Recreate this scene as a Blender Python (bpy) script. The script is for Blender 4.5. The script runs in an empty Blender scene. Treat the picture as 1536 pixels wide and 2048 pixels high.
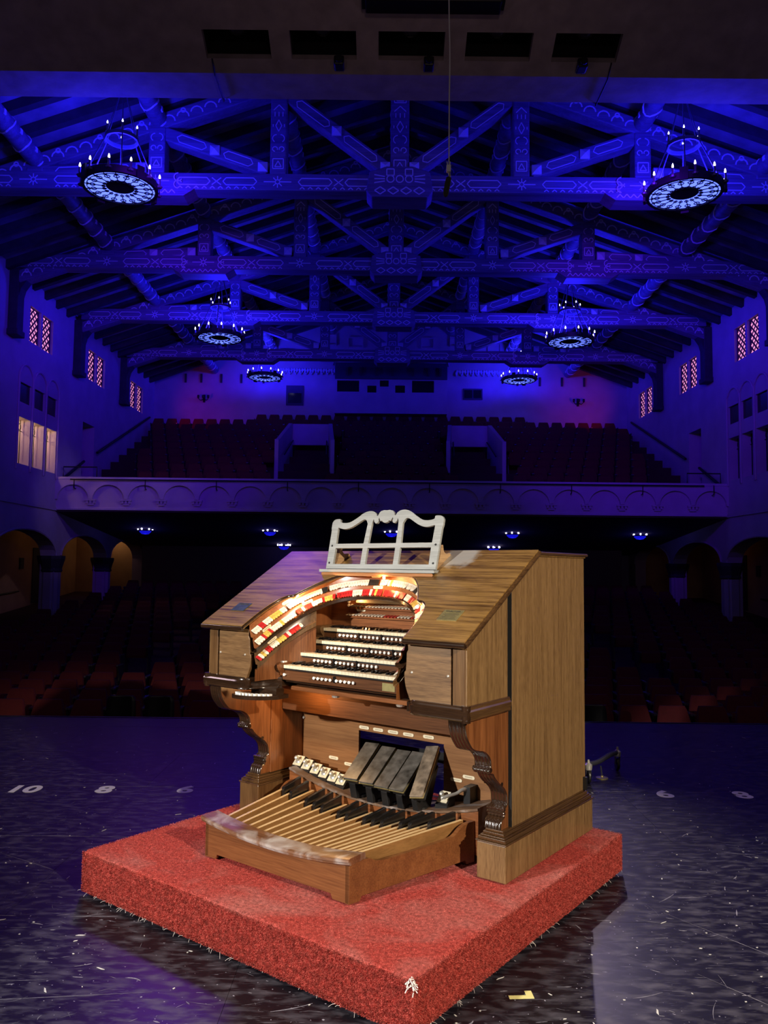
import bpy, math, random
from math import sin, cos, pi, radians, sqrt, atan2
from mathutils import Vector, Matrix
from mathutils.geometry import tessellate_polygon

random.seed(7)
SC = bpy.context.scene
COL = SC.collection

# ------------------------------------------------------------------ camera
F_PX, PITCH, ROLL, YAW, EYE = 1588.76, 0.0713, 0.0106, 0.0004, 1.7
fwd = Vector((sin(YAW) * cos(PITCH), cos(YAW) * cos(PITCH), sin(PITCH)))
rgt = Vector((cos(YAW), -sin(YAW), 0))
upv = rgt.cross(fwd)
r2 = rgt * cos(ROLL) + upv * sin(ROLL)
u2 = -rgt * sin(ROLL) + upv * cos(ROLL)
cam = bpy.data.cameras.new('camera')
cam.sensor_fit = 'VERTICAL'
cam.sensor_height = 36.0
cam.lens = F_PX * 36.0 / 2048.0
cam.clip_end = 200
camo = bpy.data.objects.new('camera', cam)
COL.objects.link(camo)
camo.matrix_world = Matrix(((r2.x, u2.x, -fwd.x, 0), (r2.y, u2.y, -fwd.y, 0), (r2.z, u2.z, -fwd.z, EYE), (0, 0, 0, 1)))
SC.camera = camo

# ------------------------------------------------------------------ view, world, stage and house lights
vs = SC.view_settings
vs.view_transform = 'Standard'
vs.look = 'None'
vs.gamma = 1.0
vs.use_curve_mapping = False
vs.exposure = 0.0
w = bpy.data.worlds.new('world')
SC.world = w
w.use_nodes = True
w.node_tree.nodes['Background'].inputs[0].default_value = (0.25, 0.12, 1.0, 1)
w.node_tree.nodes['Background'].inputs[1].default_value = 0.004


def light(name, kind, loc, power, color, aim=None, size=0.1, spot=None, blend=0.3):
    d = bpy.data.lights.new(name, kind)
    d.energy = power
    d.color = color
    if kind == 'SPOT':
        d.spot_size = radians(spot)
        d.spot_blend = blend
        d.shadow_soft_size = size
    elif kind == 'AREA':
        d.size = size
    else:
        d.shadow_soft_size = size
    o = bpy.data.objects.new(name, d)
    COL.objects.link(o)
    o.location = loc
    if aim is not None:
        o.rotation_euler = (Vector(aim) - Vector(loc)).to_track_quat('-Z', 'Y').to_euler()
    return o


# stage lighting: two warm white fixtures over the stage behind the camera, one front-of-house spot from the hall, plus added fills
light('stage_boom_left', 'SPOT', (-4.9, -0.3, 2.9), 2250, (1.0, 0.96, 0.90), (0.1, 4.2, 0.60), 0.08, 29, 0.3)
light('stage_boom_right', 'SPOT', (3.4, -1.6, 3.6), 2250, (1.0, 0.85, 0.64), (0.60, 4.0, 0.50), 0.08, 33, 0.4)
light('stage_fill', 'POINT', (-4.4, 6.4, 4.4), 34, (1.0, 0.72, 0.80), size=0.3)  # added pair of side fills without fixtures, lifting seats and floor
light('stage_fill_front', 'POINT', (0.6, -1.8, 5.2), 85, (1.0, 0.82, 0.80), size=0.3)  # added front fill without a fixture, brightens the microphone
light('stage_fill', 'POINT', (4.6, 6.4, 4.4), 34, (1.0, 0.72, 0.80), size=0.3)
light('house_spot', 'SPOT', (4.9, 21.0, 10.4), 800, (0.90, 0.74, 0.95), (1.2, 2.6, 0.0), 0.08, 13, 0.6)
light('house_spot_violet', 'SPOT', (-5.2, 20.0, 10.2), 700, (0.40, 0.08, 1.0), (0.5, 4.0, 0.0), 0.6, 34, 0.8)
light('header_fill_spot', 'SPOT', (0.5, 0.5, 5.6), 130, (1.0, 0.66, 0.62), (0.4, 12.0, 13.2), 0.3, 48, 0.9)  # added spot with no fixture, brightens the ceiling header
# added violet fill for walls and balcony front, no known source
light('house_violet_fill', 'SPOT', (-3.2, 11.6, 8.4), 1900, (0.13, 0.01, 1.0), (-7.5, 25.0, 7.6), 0.4, 50, 0.8)
light('house_violet_fill', 'SPOT', (3.8, 11.6, 8.4), 1900, (0.13, 0.01, 1.0), (8.0, 25.0, 7.6), 0.4, 50, 0.8)
light('balcony_spot', 'SPOT', (5.0, 16.5, 8.6), 380, (0.85, 0.68, 1.0), (-9.2, 25.0, 3.9), 0.15, 15, 0.7)

# ------------------------------------------------------------------ helpers: mesh builder
class MB:
    def __init__(s):
        s.v, s.f = [], []

    def add(s, vs_, fs):
        n = len(s.v)
        s.v += [tuple(x) for x in vs_]
        s.f += [tuple(i + n for i in f) for f in fs]
        return s

    def box(s, x0, x1, y0, y1, z0, z1, M=None):
        p = [(x0, y0, z0), (x1, y0, z0), (x1, y1, z0), (x0, y1, z0), (x0, y0, z1), (x1, y0, z1), (x1, y1, z1), (x0, y1, z1)]
        if M:
            p = [M @ Vector(q) for q in p]
        return s.add(p, [(0, 3, 2, 1), (4, 5, 6, 7), (0, 1, 5, 4), (1, 2, 6, 5), (2, 3, 7, 6), (3, 0, 4, 7)])

    def beam(s, p0, p1, wd, ht, up=(0, 0, 1)):
        p0, p1 = Vector(p0), Vector(p1)
        d = (p1 - p0).normalized()
        sd = d.cross(Vector(up)).normalized()
        u = sd.cross(d)
        a, b = sd * wd / 2, u * ht / 2
        p = [p0 - a - b, p0 + a - b, p0 + a + b, p0 - a + b, p1 - a - b, p1 + a - b, p1 + a + b, p1 - a + b]
        return s.add(p, [(0, 1, 2, 3), (7, 6, 5, 4), (0, 4, 5, 1), (1, 5, 6, 2), (2, 6, 7, 3), (3, 7, 4, 0)])

    def prism(s, outer, holes, fn, d0, d1):
        """plate with holes: 2-D outline(s), fn(u, v, d) -> 3-D point, between depths d0 and d1"""
        loops = [outer] + list(holes)
        flat = [p for l in loops for p in l]
        tris = tessellate_polygon([[Vector((a, b, 0)) for a, b in l] for l in loops])
        n = len(flat)
        vs_ = [fn(a, b, d0) for a, b in flat] + [fn(a, b, d1) for a, b in flat]
        fs = []
        for t in tris:
            a, b, c = t
            ar = (flat[b][0] - flat[a][0]) * (flat[c][1] - flat[a][1]) - (flat[c][0] - flat[a][0]) * (flat[b][1] - flat[a][1])
            if abs(ar) < 1e-12:
                continue
            if ar < 0:
                a, c = c, a
            fs.append((c, b, a))
            fs.append((a + n, b + n, c + n))
        k = 0
        for li, l in enumerate(loops):
            m = len(l)
            ar = sum(l[i][0] * l[(i + 1) % m][1] - l[(i + 1) % m][0] * l[i][1] for i in range(m))
            flip = (ar < 0) != (li > 0)
            for i in range(m):
                a, b = k + i, k + (i + 1) % m
                fs.append((b, a, a + n, b + n) if flip else (a, b, b + n, a + n))
            k += m
        return s.add(vs_, fs)

    def tube(s, pts, r, n=8, closed=False, cap=True):
        pts = [Vector(p) for p in pts]
        m = len(pts)
        rr = r if isinstance(r, (list, tuple)) else [r] * m
        base = len(s.v)
        ref = Vector((0, 0, 1))
        for i, p in enumerate(pts):
            a = pts[i - 1] if (i > 0 or closed) else p
            b = pts[(i + 1) % m] if (i < m - 1 or closed) else p
            d = (b - a).normalized()
            rf = ref if abs(d.z) < 0.95 else Vector((1, 0, 0))
            sd = d.cross(rf).normalized()
            u = sd.cross(d)
            for j in range(n):
                t = 2 * pi * j / n
                q = p + (sd * cos(t) + u * sin(t)) * rr[i]
                s.v.append((q.x, q.y, q.z))
        for i in range(m if closed else m - 1):
            i2 = (i + 1) % m
            for j in range(n):
                j2 = (j + 1) % n
                s.f.append((base + i * n + j, base + i * n + j2, base + i2 * n + j2, base + i2 * n + j))
        if cap and not closed:
            s.f.append(tuple(base + j for j in range(n - 1, -1, -1)))
            s.f.append(tuple(base + (m - 1) * n + j for j in range(n)))
        return s

    def lathe(s, prof, n=16, M=None, cap=True):
        base = len(s.v)
        for r, z in prof:
            for j in range(n):
                t = 2 * pi * j / n
                q = Vector((r * cos(t), r * sin(t), z))
                if M:
                    q = M @ q
                s.v.append((q.x, q.y, q.z))
        m = len(prof)
        for i in range(m - 1):
            for j in range(n):
                j2 = (j + 1) % n
                s.f.append((base + i * n + j, base + i * n + j2, base + (i + 1) * n + j2, base + (i + 1) * n + j))
        if cap:
            s.f.append(tuple(base + j for j in range(n - 1, -1, -1)))
            s.f.append(tuple(base + (m - 1) * n + j for j in range(n)))
        return s

    def grid(s, rows, closed_u=False):
        """rows: list of equally long point lists -> quads"""
        base = len(s.v)
        nc = len(rows[0])
        for r in rows:
            s.v += [tuple(p) for p in r]
        for i in range(len(rows) - 1):
            for j in range(nc if closed_u else nc - 1):
                j2 = (j + 1) % nc
                s.f.append((base + i * nc + j, base + i * nc + j2, base + (i + 1) * nc + j2, base + (i + 1) * nc + j))
        return s

    def ball(s, c, r, nu=12, nv=8, sz=1.0):
        c = Vector(c)
        prof = [(max(1e-4, r * sin(pi * i / nv)), -r * sz * cos(pi * i / nv)) for i in range(nv + 1)]
        return s.lathe(prof, nu, Matrix.Translation(c))

    def mesh(s, name, smooth=None):
        me = bpy.data.meshes.new(name)
        me.from_pydata(s.v, [], s.f)
        me.validate()
        if smooth is not None:
            me.polygons.foreach_set('use_smooth', [True] * len(me.polygons))
            me.set_sharp_from_angle(angle=radians(smooth))
        me.update()
        return me

    def build(s, name, mat, parent=None, smooth=None, bevel=0, seg=2, loc=None, rot=None):
        return ob(name, s.mesh(name, smooth), mat, parent, bevel, seg, loc, rot)


def ob(name, me, mat=None, parent=None, bevel=0, seg=2, loc=None, rot=None):
    if mat is not None and not me.materials:
        me.materials.append(mat)
    o = bpy.data.objects.new(name, me)
    COL.objects.link(o)
    if parent is not None:
        o.parent = parent
    if loc is not None:
        o.location = loc
    if rot is not None:
        o.rotation_euler = rot
    if bevel:
        b = o.modifiers.new('bevel', 'BEVEL')
        b.width = bevel
        b.segments = seg
        b.limit_method = 'ANGLE'
        b.angle_limit = radians(35)
        b.harden_normals = False
    return o


def tag(o, label=None, cat=None, group=None, kind=None):
    if label:
        o['label'] = label
    if cat:
        o['category'] = cat
    if group:
        o['group'] = group
    if kind:
        o['kind'] = kind
    return o


def thing(name, label, cat, loc=(0, 0, 0), rz=0, group=None):
    o = bpy.data.objects.new(name, None)
    COL.objects.link(o)
    o.location = loc
    o.rotation_euler = (0, 0, rz)
    o.empty_display_size = 0.1
    return tag(o, label, cat, group)


def copy_tree(o, parent=None):
    c = o.copy()
    COL.objects.link(c)
    c.parent = parent
    for ch in o.children:
        copy_tree(ch, c)
    return c


def arc(cx, cy, r, a0, a1, n, ry=None):
    ry = r if ry is None else ry
    return [(cx + r * cos(radians(a0 + (a1 - a0) * i / n)), cy + ry * sin(radians(a0 + (a1 - a0) * i / n))) for i in range(n + 1)]


def lerp(a, b, t):
    return a + (b - a) * t


def interp(tbl, x):
    if x <= tbl[0][0]:
        return tbl[0][1]
    for (a, b), (c, d) in zip(tbl, tbl[1:]):
        if x <= c:
            return b + (d - b) * (x - a) / (c - a)
    return tbl[-1][1]


def spline(pts, n=6):
    """Catmull-Rom through 2-D / 3-D points"""
    out = []
    m = len(pts)
    for i in range(m - 1):
        p0, p1, p2, p3 = pts[max(0, i - 1)], pts[i], pts[i + 1], pts[min(m - 1, i + 2)]
        for k in range(n):
            t = k / n
            out.append(tuple(0.5 * (2 * b + (c - a) * t + (2 * a - 5 * b + 4 * c - d) * t * t + (3 * b - a - 3 * c + d) * t ** 3) for a, b, c, d in zip(p0, p1, p2, p3)))
    out.append(tuple(pts[-1]))
    return out


ORD = ['zeroth', 'first', 'second', 'third', 'fourth', 'fifth', 'sixth', 'seventh', 'eighth', 'ninth', 'tenth', 'eleventh', 'twelfth', 'thirteenth', 'fourteenth', 'fifteenth', 'sixteenth', 'seventeenth', 'eighteenth', 'nineteenth', 'twentieth', 'twenty-first', 'twenty-second', 'twenty-third', 'twenty-fourth', 'twenty-fifth', 'twenty-sixth', 'twenty-seventh', 'twenty-eighth', 'twenty-ninth', 'thirtieth', 'thirty-first', 'thirty-second', 'thirty-third', 'thirty-fourth', 'thirty-fifth', 'thirty-sixth', 'thirty-seventh', 'thirty-eighth', 'thirty-ninth', 'fortieth', 'forty-first']

# ------------------------------------------------------------------ materials
def N(nt, typ, **kw):
    n = nt.nodes.new(typ)
    for k, v in kw.items():
        setattr(n, k, v)
    return n


def base_mat(name):
    m = bpy.data.materials.new(name)
    m.use_nodes = True
    return m, m.node_tree, m.node_tree.nodes['Principled BSDF']


def plain(name, col, rough=0.5, metal=0.0, emit=None, es=0.0, coat=0.0, noise=0.0, nscale=20, bump=0.0, spec=0.5):
    m, nt, b = base_mat(name)
    b.inputs['Base Color'].default_value = (*col, 1)
    b.inputs['Roughness'].default_value = rough
    b.inputs['Metallic'].default_value = metal
    b.inputs['Coat Weight'].default_value = coat
    b.inputs['Specular IOR Level'].default_value = spec
    if emit:
        b.inputs['Emission Color'].default_value = (*emit, 1)
        b.inputs['Emission Strength'].default_value = es
    if noise or bump:
        tc = N(nt, 'ShaderNodeTexCoord')
        nz = N(nt, 'ShaderNodeTexNoise')
        nz.inputs['Scale'].default_value = nscale
        nz.inputs['Detail'].default_value = 6
        nt.links.new(tc.outputs['Object'], nz.inputs['Vector'])
        if noise:
            rp = N(nt, 'ShaderNodeValToRGB')
            rp.color_ramp.elements[0].position = 0.3
            rp.color_ramp.elements[1].position = 0.7
            rp.color_ramp.elements[0].color = (*[c * (1 - noise) for c in col], 1)
            rp.color_ramp.elements[1].color = (*[min(1, c * (1 + noise)) for c in col], 1)
            nt.links.new(nz.outputs['Fac'], rp.inputs['Fac'])
            nt.links.new(rp.outputs['Color'], b.inputs['Base Color'])
        if bump:
            bp = N(nt, 'ShaderNodeBump')
            bp.inputs['Strength'].default_value = bump
            bp.inputs['Distance'].default_value = 0.02
            nt.links.new(nz.outputs['Fac'], bp.inputs['Height'])
            nt.links.new(bp.outputs['Normal'], b.inputs['Normal'])
    return m


def wood(name, dark, light_, axis='Z', sc=1.0, rough=0.38, coat=0.25, stripe=0.5, contrast=(0.35, 0.68), dust=None, spot=None):
    """straight-grained veneer, grain running along one object axis"""
    m, nt, b = base_mat(name)
    tc = N(nt, 'ShaderNodeTexCoord')

    def stretched(across, along):
        mp = N(nt, 'ShaderNodeMapping')
        s3 = [across, across, across]
        s3['XYZ'.index(axis)] = along
        mp.inputs['Scale'].default_value = s3
        nt.links.new(tc.outputs['Object'], mp.inputs['Vector'])
        return mp
    a = N(nt, 'ShaderNodeTexNoise')
    a.inputs['Scale'].default_value = 1.0 * sc
    a.inputs['Detail'].default_value = 5
    a.inputs['Distortion'].default_value = 0.12
    nt.links.new(stretched(16, 0.9).outputs[0], a.inputs['Vector'])
    f = N(nt, 'ShaderNodeTexNoise')
    f.inputs['Scale'].default_value = 1.0 * sc
    f.inputs['Detail'].default_value = 3
    nt.links.new(stretched(150, 7).outputs[0], f.inputs['Vector'])
    mx = N(nt, 'ShaderNodeMix')
    mx.data_type = 'FLOAT'
    mx.inputs[0].default_value = stripe
    nt.links.new(f.outputs['Fac'], mx.inputs[2])
    nt.links.new(a.outputs['Fac'], mx.inputs[3])
    rp = N(nt, 'ShaderNodeValToRGB')
    rp.color_ramp.elements[0].position = contrast[0]
    rp.color_ramp.elements[1].position = contrast[1]
    rp.color_ramp.elements[0].color = (*dark, 1)
    rp.color_ramp.elements[1].color = (*light_, 1)
    nt.links.new(mx.outputs[0], rp.inputs['Fac'])
    out = rp.outputs['Color']
    rsock = None
    if dust:
        nz = N(nt, 'ShaderNodeTexNoise')
        nz.inputs['Scale'].default_value = dust[1]
        nz.inputs['Detail'].default_value = 5
        nz.inputs['Distortion'].default_value = 1.2
        nt.links.new(tc.outputs['Object'], nz.inputs['Vector'])
        r2_ = N(nt, 'ShaderNodeValToRGB')
        r2_.color_ramp.elements[0].position = dust[2]
        r2_.color_ramp.elements[1].position = dust[3]
        nt.links.new(nz.outputs['Fac'], r2_.inputs['Fac'])
        m2 = N(nt, 'ShaderNodeMix')
        m2.data_type = 'RGBA'
        nt.links.new(r2_.outputs['Color'], m2.inputs[0])
        nt.links.new(out, m2.inputs[6])
        m2.inputs[7].default_value = (*dust[0], 1)
        out = m2.outputs[2]
    if spot:                                    # one local smear of dust
        ds_ = N(nt, 'ShaderNodeVectorMath', operation='DISTANCE')
        ds_.inputs[1].default_value = spot[0]
        nt.links.new(tc.outputs['Object'], ds_.inputs[0])
        nz = N(nt, 'ShaderNodeTexNoise')
        nz.inputs['Scale'].default_value = 14
        nz.inputs['Detail'].default_value = 6
        nt.links.new(tc.outputs['Object'], nz.inputs['Vector'])
        ad = N(nt, 'ShaderNodeMath', operation='MULTIPLY_ADD')
        nt.links.new(nz.outputs['Fac'], ad.inputs[0])
        ad.inputs[1].default_value = 0.16
        nt.links.new(ds_.outputs['Value'], ad.inputs[2])
        mr_ = N(nt, 'ShaderNodeMapRange')
        mr_.inputs['From Min'].default_value = spot[1]
        mr_.inputs['From Max'].default_value = spot[1] + 0.05
        mr_.inputs['To Min'].default_value = 0.75
        mr_.inputs['To Max'].default_value = 0.0
        nt.links.new(ad.outputs[0], mr_.inputs['Value'])
        m4 = N(nt, 'ShaderNodeMix')
        m4.data_type = 'RGBA'
        nt.links.new(mr_.outputs[0], m4.inputs[0])
        nt.links.new(out, m4.inputs[6])
        m4.inputs[7].default_value = (*spot[2], 1)
        out = m4.outputs[2]
    nt.links.new(out, b.inputs['Base Color'])
    b.inputs['Roughness'].default_value = rough
    b.inputs['Coat Weight'].default_value = coat
    b.inputs['Coat Roughness'].default_value = 0.2
    bp = N(nt, 'ShaderNodeBump')
    bp.inputs['Strength'].default_value = 0.12
    bp.inputs['Distance'].default_value = 0.002
    nt.links.new(f.outputs['Fac'], bp.inputs['Height'])
    nt.links.new(bp.outputs['Normal'], b.inputs['Normal'])
    return m


M_SIDE = wood('veneer_side', (0.105, 0.054, 0.019), (0.265, 0.155, 0.064), 'Z', 3.0, 0.42, 0.12, 0.42, (0.36, 0.66))
M_LID = wood('veneer_lid', (0.075, 0.034, 0.008), (0.30, 0.165, 0.048), 'X', 3.0, 0.30, 0.6, 0.66, (0.37, 0.60), spot=((.44, .33, 1.53), .17, (0.42, 0.41, 0.39)))
M_LID.node_tree.nodes['Principled BSDF'].inputs['Coat Roughness'].default_value = 0.33
M_LID.node_tree.nodes['Principled BSDF'].inputs['Coat Weight'].default_value = 0.85
M_FRONT = wood('veneer_front', (0.085, 0.040, 0.014), (0.215, 0.118, 0.048), 'X', 2.6, 0.42, 0.12, 0.55, (0.36, 0.62))
M_DARK = wood('moulding_dark', (0.014, 0.007, 0.004), (0.042, 0.020, 0.010), 'X', 1.5, 0.14, 0.8, 0.5)
M_DARKY = wood('moulding_dark_side', (0.035, 0.016, 0.007), (0.115, 0.058, 0.022), 'Y', 1.0, 0.22, 0.5, 0.5)
M_POST = wood('post_wood', (0.07, 0.032, 0.012), (0.17, 0.09, 0.035), 'Z', 1.0, 0.3, 0.3, 0.5)
M_MAH = wood('mahogany_horizontal', (0.14, 0.042, 0.012), (0.34, 0.125, 0.042), 'X', 1.0, 0.32, 0.3, 0.5)
M_MAHZ = wood('mahogany_vertical', (0.10, 0.031, 0.009), (0.27, 0.098, 0.032), 'Z', 1.0, 0.32, 0.3, 0.5)
M_MAHD = wood('mahogany_dark_shaded', (0.060, 0.022, 0.008), (0.15, 0.058, 0.022), 'X', 1.0, 0.32, 0.3, 0.5)  # dark wood; on the apron it carries the shade under the keybed
M_KNEE = wood('kneeboard', (0.17, 0.070, 0.024), (0.32, 0.150, 0.056), 'X', 0.8, 0.4, 0.2, 0.5)
M_PEDBOX = wood('pedal_frame', (0.115, 0.038, 0.012), (0.24, 0.092, 0.030), 'X', 0.9, 0.38, 0.25, 0.5)
M_CAP = wood('pedal_cap', (0.10, 0.038, 0.016), (0.22, 0.095, 0.042), 'X', 0.9, 0.42, 0.2, 0.5, dust=((0.44, 0.40, 0.38), 6, 0.44, 0.72))
M_MAPLE = wood('maple', (0.56, 0.36, 0.15), (0.82, 0.62, 0.36), 'Y', 0.9, 0.45, 0.1, 0.6)
M_MAPSIDE = wood('maple_side_shaded', (0.20, 0.095, 0.03), (0.34, 0.17, 0.06), 'Y', 0.9, 0.4, 0.1, 0.6)  # darker maple copy: shade on the pedals' sides put into the colour
M_SHELF = wood('toe_shelf', (0.10, 0.05, 0.025), (0.20, 0.12, 0.07), 'X', 0.9, 0.55, 0.0, 0.5, dust=((0.30, 0.27, 0.26), 9, 0.48, 0.75))
M_RACK = wood('rack_bleached', (0.235, 0.245, 0.24), (0.385, 0.395, 0.39), 'X', 1.0, 0.6, 0.0, 0.5)
M_RACKB = wood('rack_bracket', (0.26, 0.15, 0.07), (0.52, 0.33, 0.17), 'Y', 1.0, 0.5, 0.1, 0.5)
M_RACKS = wood('rack_shelf', (0.26, 0.10, 0.035), (0.46, 0.22, 0.09), 'X', 1.0, 0.35, 0.2, 0.5)
M_IVORY = plain('ivory', (0.86, 0.76, 0.54), 0.3)
M_WHITE = plain('white_plastic', (0.83, 0.83, 0.80), 0.25)
M_EBONY = plain('ebony', (0.010, 0.009, 0.009), 0.22, coat=0.3)
M_BLACK = plain('black_paint', (0.012, 0.012, 0.013), 0.4)
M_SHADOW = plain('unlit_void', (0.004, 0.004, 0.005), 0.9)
M_BRASS = plain('brass', (0.72, 0.60, 0.26), 0.32, 0.8, noise=0.15, nscale=30)
M_SILV = plain('nickel', (0.62, 0.60, 0.54), 0.3, 0.45)
M_CREAMP = plain('cream_plate', (0.78, 0.70, 0.50), 0.4)
M_SHOE = plain('shoe_rubber', (0.085, 0.082, 0.076), 0.36, noise=0.65, nscale=22, spec=0.8)
M_SHOEW = plain('shoe_rubber_worn', (0.19, 0.15, 0.11), 0.45, noise=0.6, nscale=24, spec=0.7)
M_INK = plain('ink', (0.05, 0.045, 0.03), 0.6)
M_DISCO = plain('blue_plate', (0.10, 0.13, 0.19), 0.35, 0.6, noise=0.3, nscale=40)


def tab_mat(name, col):
    m, nt, b = base_mat(name)
    tc = N(nt, 'ShaderNodeTexCoord')
    mp = N(nt, 'ShaderNodeMapping')
    mp.inputs['Scale'].default_value = (700, 420, 1)
    nt.links.new(tc.outputs['Object'], mp.inputs['Vector'])
    nz = N(nt, 'ShaderNodeTexNoise')
    nz.inputs['Scale'].default_value = 1
    nz.inputs['Detail'].default_value = 0
    nt.links.new(mp.outputs[0], nz.inputs['Vector'])
    th = N(nt, 'ShaderNodeMath', operation='GREATER_THAN')
    th.inputs[1].default_value = 0.53
    nt.links.new(nz.outputs['Fac'], th.inputs[0])
    sp = N(nt, 'ShaderNodeSeparateXYZ')
    nt.links.new(tc.outputs['Object'], sp.inputs[0])
    g1 = N(nt, 'ShaderNodeMath', operation='COMPARE')
    g1.inputs[1].default_value = 0.016
    g1.inputs[2].default_value = 0.0075
    nt.links.new(sp.outputs['Y'], g1.inputs[0])
    g2 = N(nt, 'ShaderNodeMath', operation='COMPARE')
    g2.inputs[1].default_value = 0.0
    g2.inputs[2].default_value = 0.005
    nt.links.new(sp.outputs['X'], g2.inputs[0])
    a = N(nt, 'ShaderNodeMath', operation='MULTIPLY')
    nt.links.new(g1.outputs[0], a.inputs[0])
    nt.links.new(g2.outputs[0], a.inputs[1])
    a2 = N(nt, 'ShaderNodeMath', operation='MULTIPLY')
    nt.links.new(a.outputs[0], a2.inputs[0])
    nt.links.new(th.outputs[0], a2.inputs[1])
    mx = N(nt, 'ShaderNodeMix')
    mx.data_type = 'RGBA'
    mx.inputs[6].default_value = (*col, 1)
    mx.inputs[7].default_value = (col[0] * 0.3, col[1] * 0.25, col[2] * 0.25, 1)
    nt.links.new(a2.outputs[0], mx.inputs[0])
    nt.links.new(mx.outputs[2], b.inputs['Base Color'])
    b.inputs['Roughness'].default_value = 0.28
    return m


TABM = {'w': tab_mat('tab_ivory', (0.80, 0.74, 0.60)), 'r': tab_mat('tab_red', (0.48, 0.025, 0.025)), 'y': tab_mat('tab_amber', (0.70, 0.46, 0.10)), 'k': tab_mat('tab_black', (0.02, 0.02, 0.02))}

# hall
M_PLAS = plain('hall_plaster', (0.44, 0.34, 0.44), 0.85, noise=0.10, nscale=1.3, bump=0.12)
M_HEAD = plain('header_plaster', (0.34, 0.27, 0.28), 0.85, noise=0.18, nscale=3.5, bump=0.5)
M_TIMB = wood('truss_timber', (0.085, 0.065, 0.13), (0.21, 0.17, 0.32), 'X', 0.35, 0.6, 0.0, 0.6)
M_RAFT = plain('rafter_timber', (0.035, 0.028, 0.04), 0.7, noise=0.3, nscale=4)
M_DECK = plain('roof_deck', (0.20, 0.17, 0.26), 0.7, noise=0.35, nscale=2.2)
M_ORN = plain('painted_ornament', (0.62, 0.58, 0.75), 0.6)
M_IRON = plain('iron', (0.012, 0.011, 0.014), 0.5, 0.3)
M_IRONB = plain('iron_paint', (0.10, 0.10, 0.14), 0.45, 0.5)
M_BALC = plain('balcony_plaster', (0.54, 0.40, 0.56), 0.85, noise=0.08, nscale=2)
M_CARPETD = plain('aisle_carpet', (0.06, 0.012, 0.014), 0.9)
M_SEATF = plain('seat_fabric', (0.10, 0.005, 0.008), 0.85, noise=0.12, nscale=14)
M_SEATD = plain('seat_iron', (0.03, 0.024, 0.03), 0.45)
M_ARMP = plain('arm_pad', (0.10, 0.09, 0.12), 0.25)
M_OCH = plain('ochre_plaster', (0.52, 0.30, 0.13), 0.85, noise=0.1, nscale=2)
M_BOOTH = plain('booth_panel', (0.05, 0.04, 0.09), 0.8)
M_GLASSB = plain('dark_glass', (0.01, 0.01, 0.014), 0.15)
M_CURT = plain('curtain_cream', (0.80, 0.70, 0.50), 0.8, noise=0.15, nscale=6)


def emit_mat(name, col, st, base=(0.02, 0.02, 0.02)):
    return plain(name, base, 0.5, emit=col, es=st)


M_DISC = emit_mat('chandelier_diffuser', (0.10, 0.15, 1.0), 2.4)
M_FLAME = emit_mat('candle_bulb', (0.75, 0.72, 1.0), 9.0)
M_SMALLB = emit_mat('small_bulb', (0.55, 0.55, 1.0), 7.0)
M_BOWLB = emit_mat('blue_bowl', (0.01, 0.01, 1.0), 0.55)
M_PINK = emit_mat('window_backlight', (1.0, 0.34, 0.68), 1.25)
M_TRAC = plain('window_tracery', (0.16, 0.02, 0.035), 0.8)
M_WARMB = emit_mat('warm_bulb', (1.0, 0.62, 0.28), 20.0)


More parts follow.
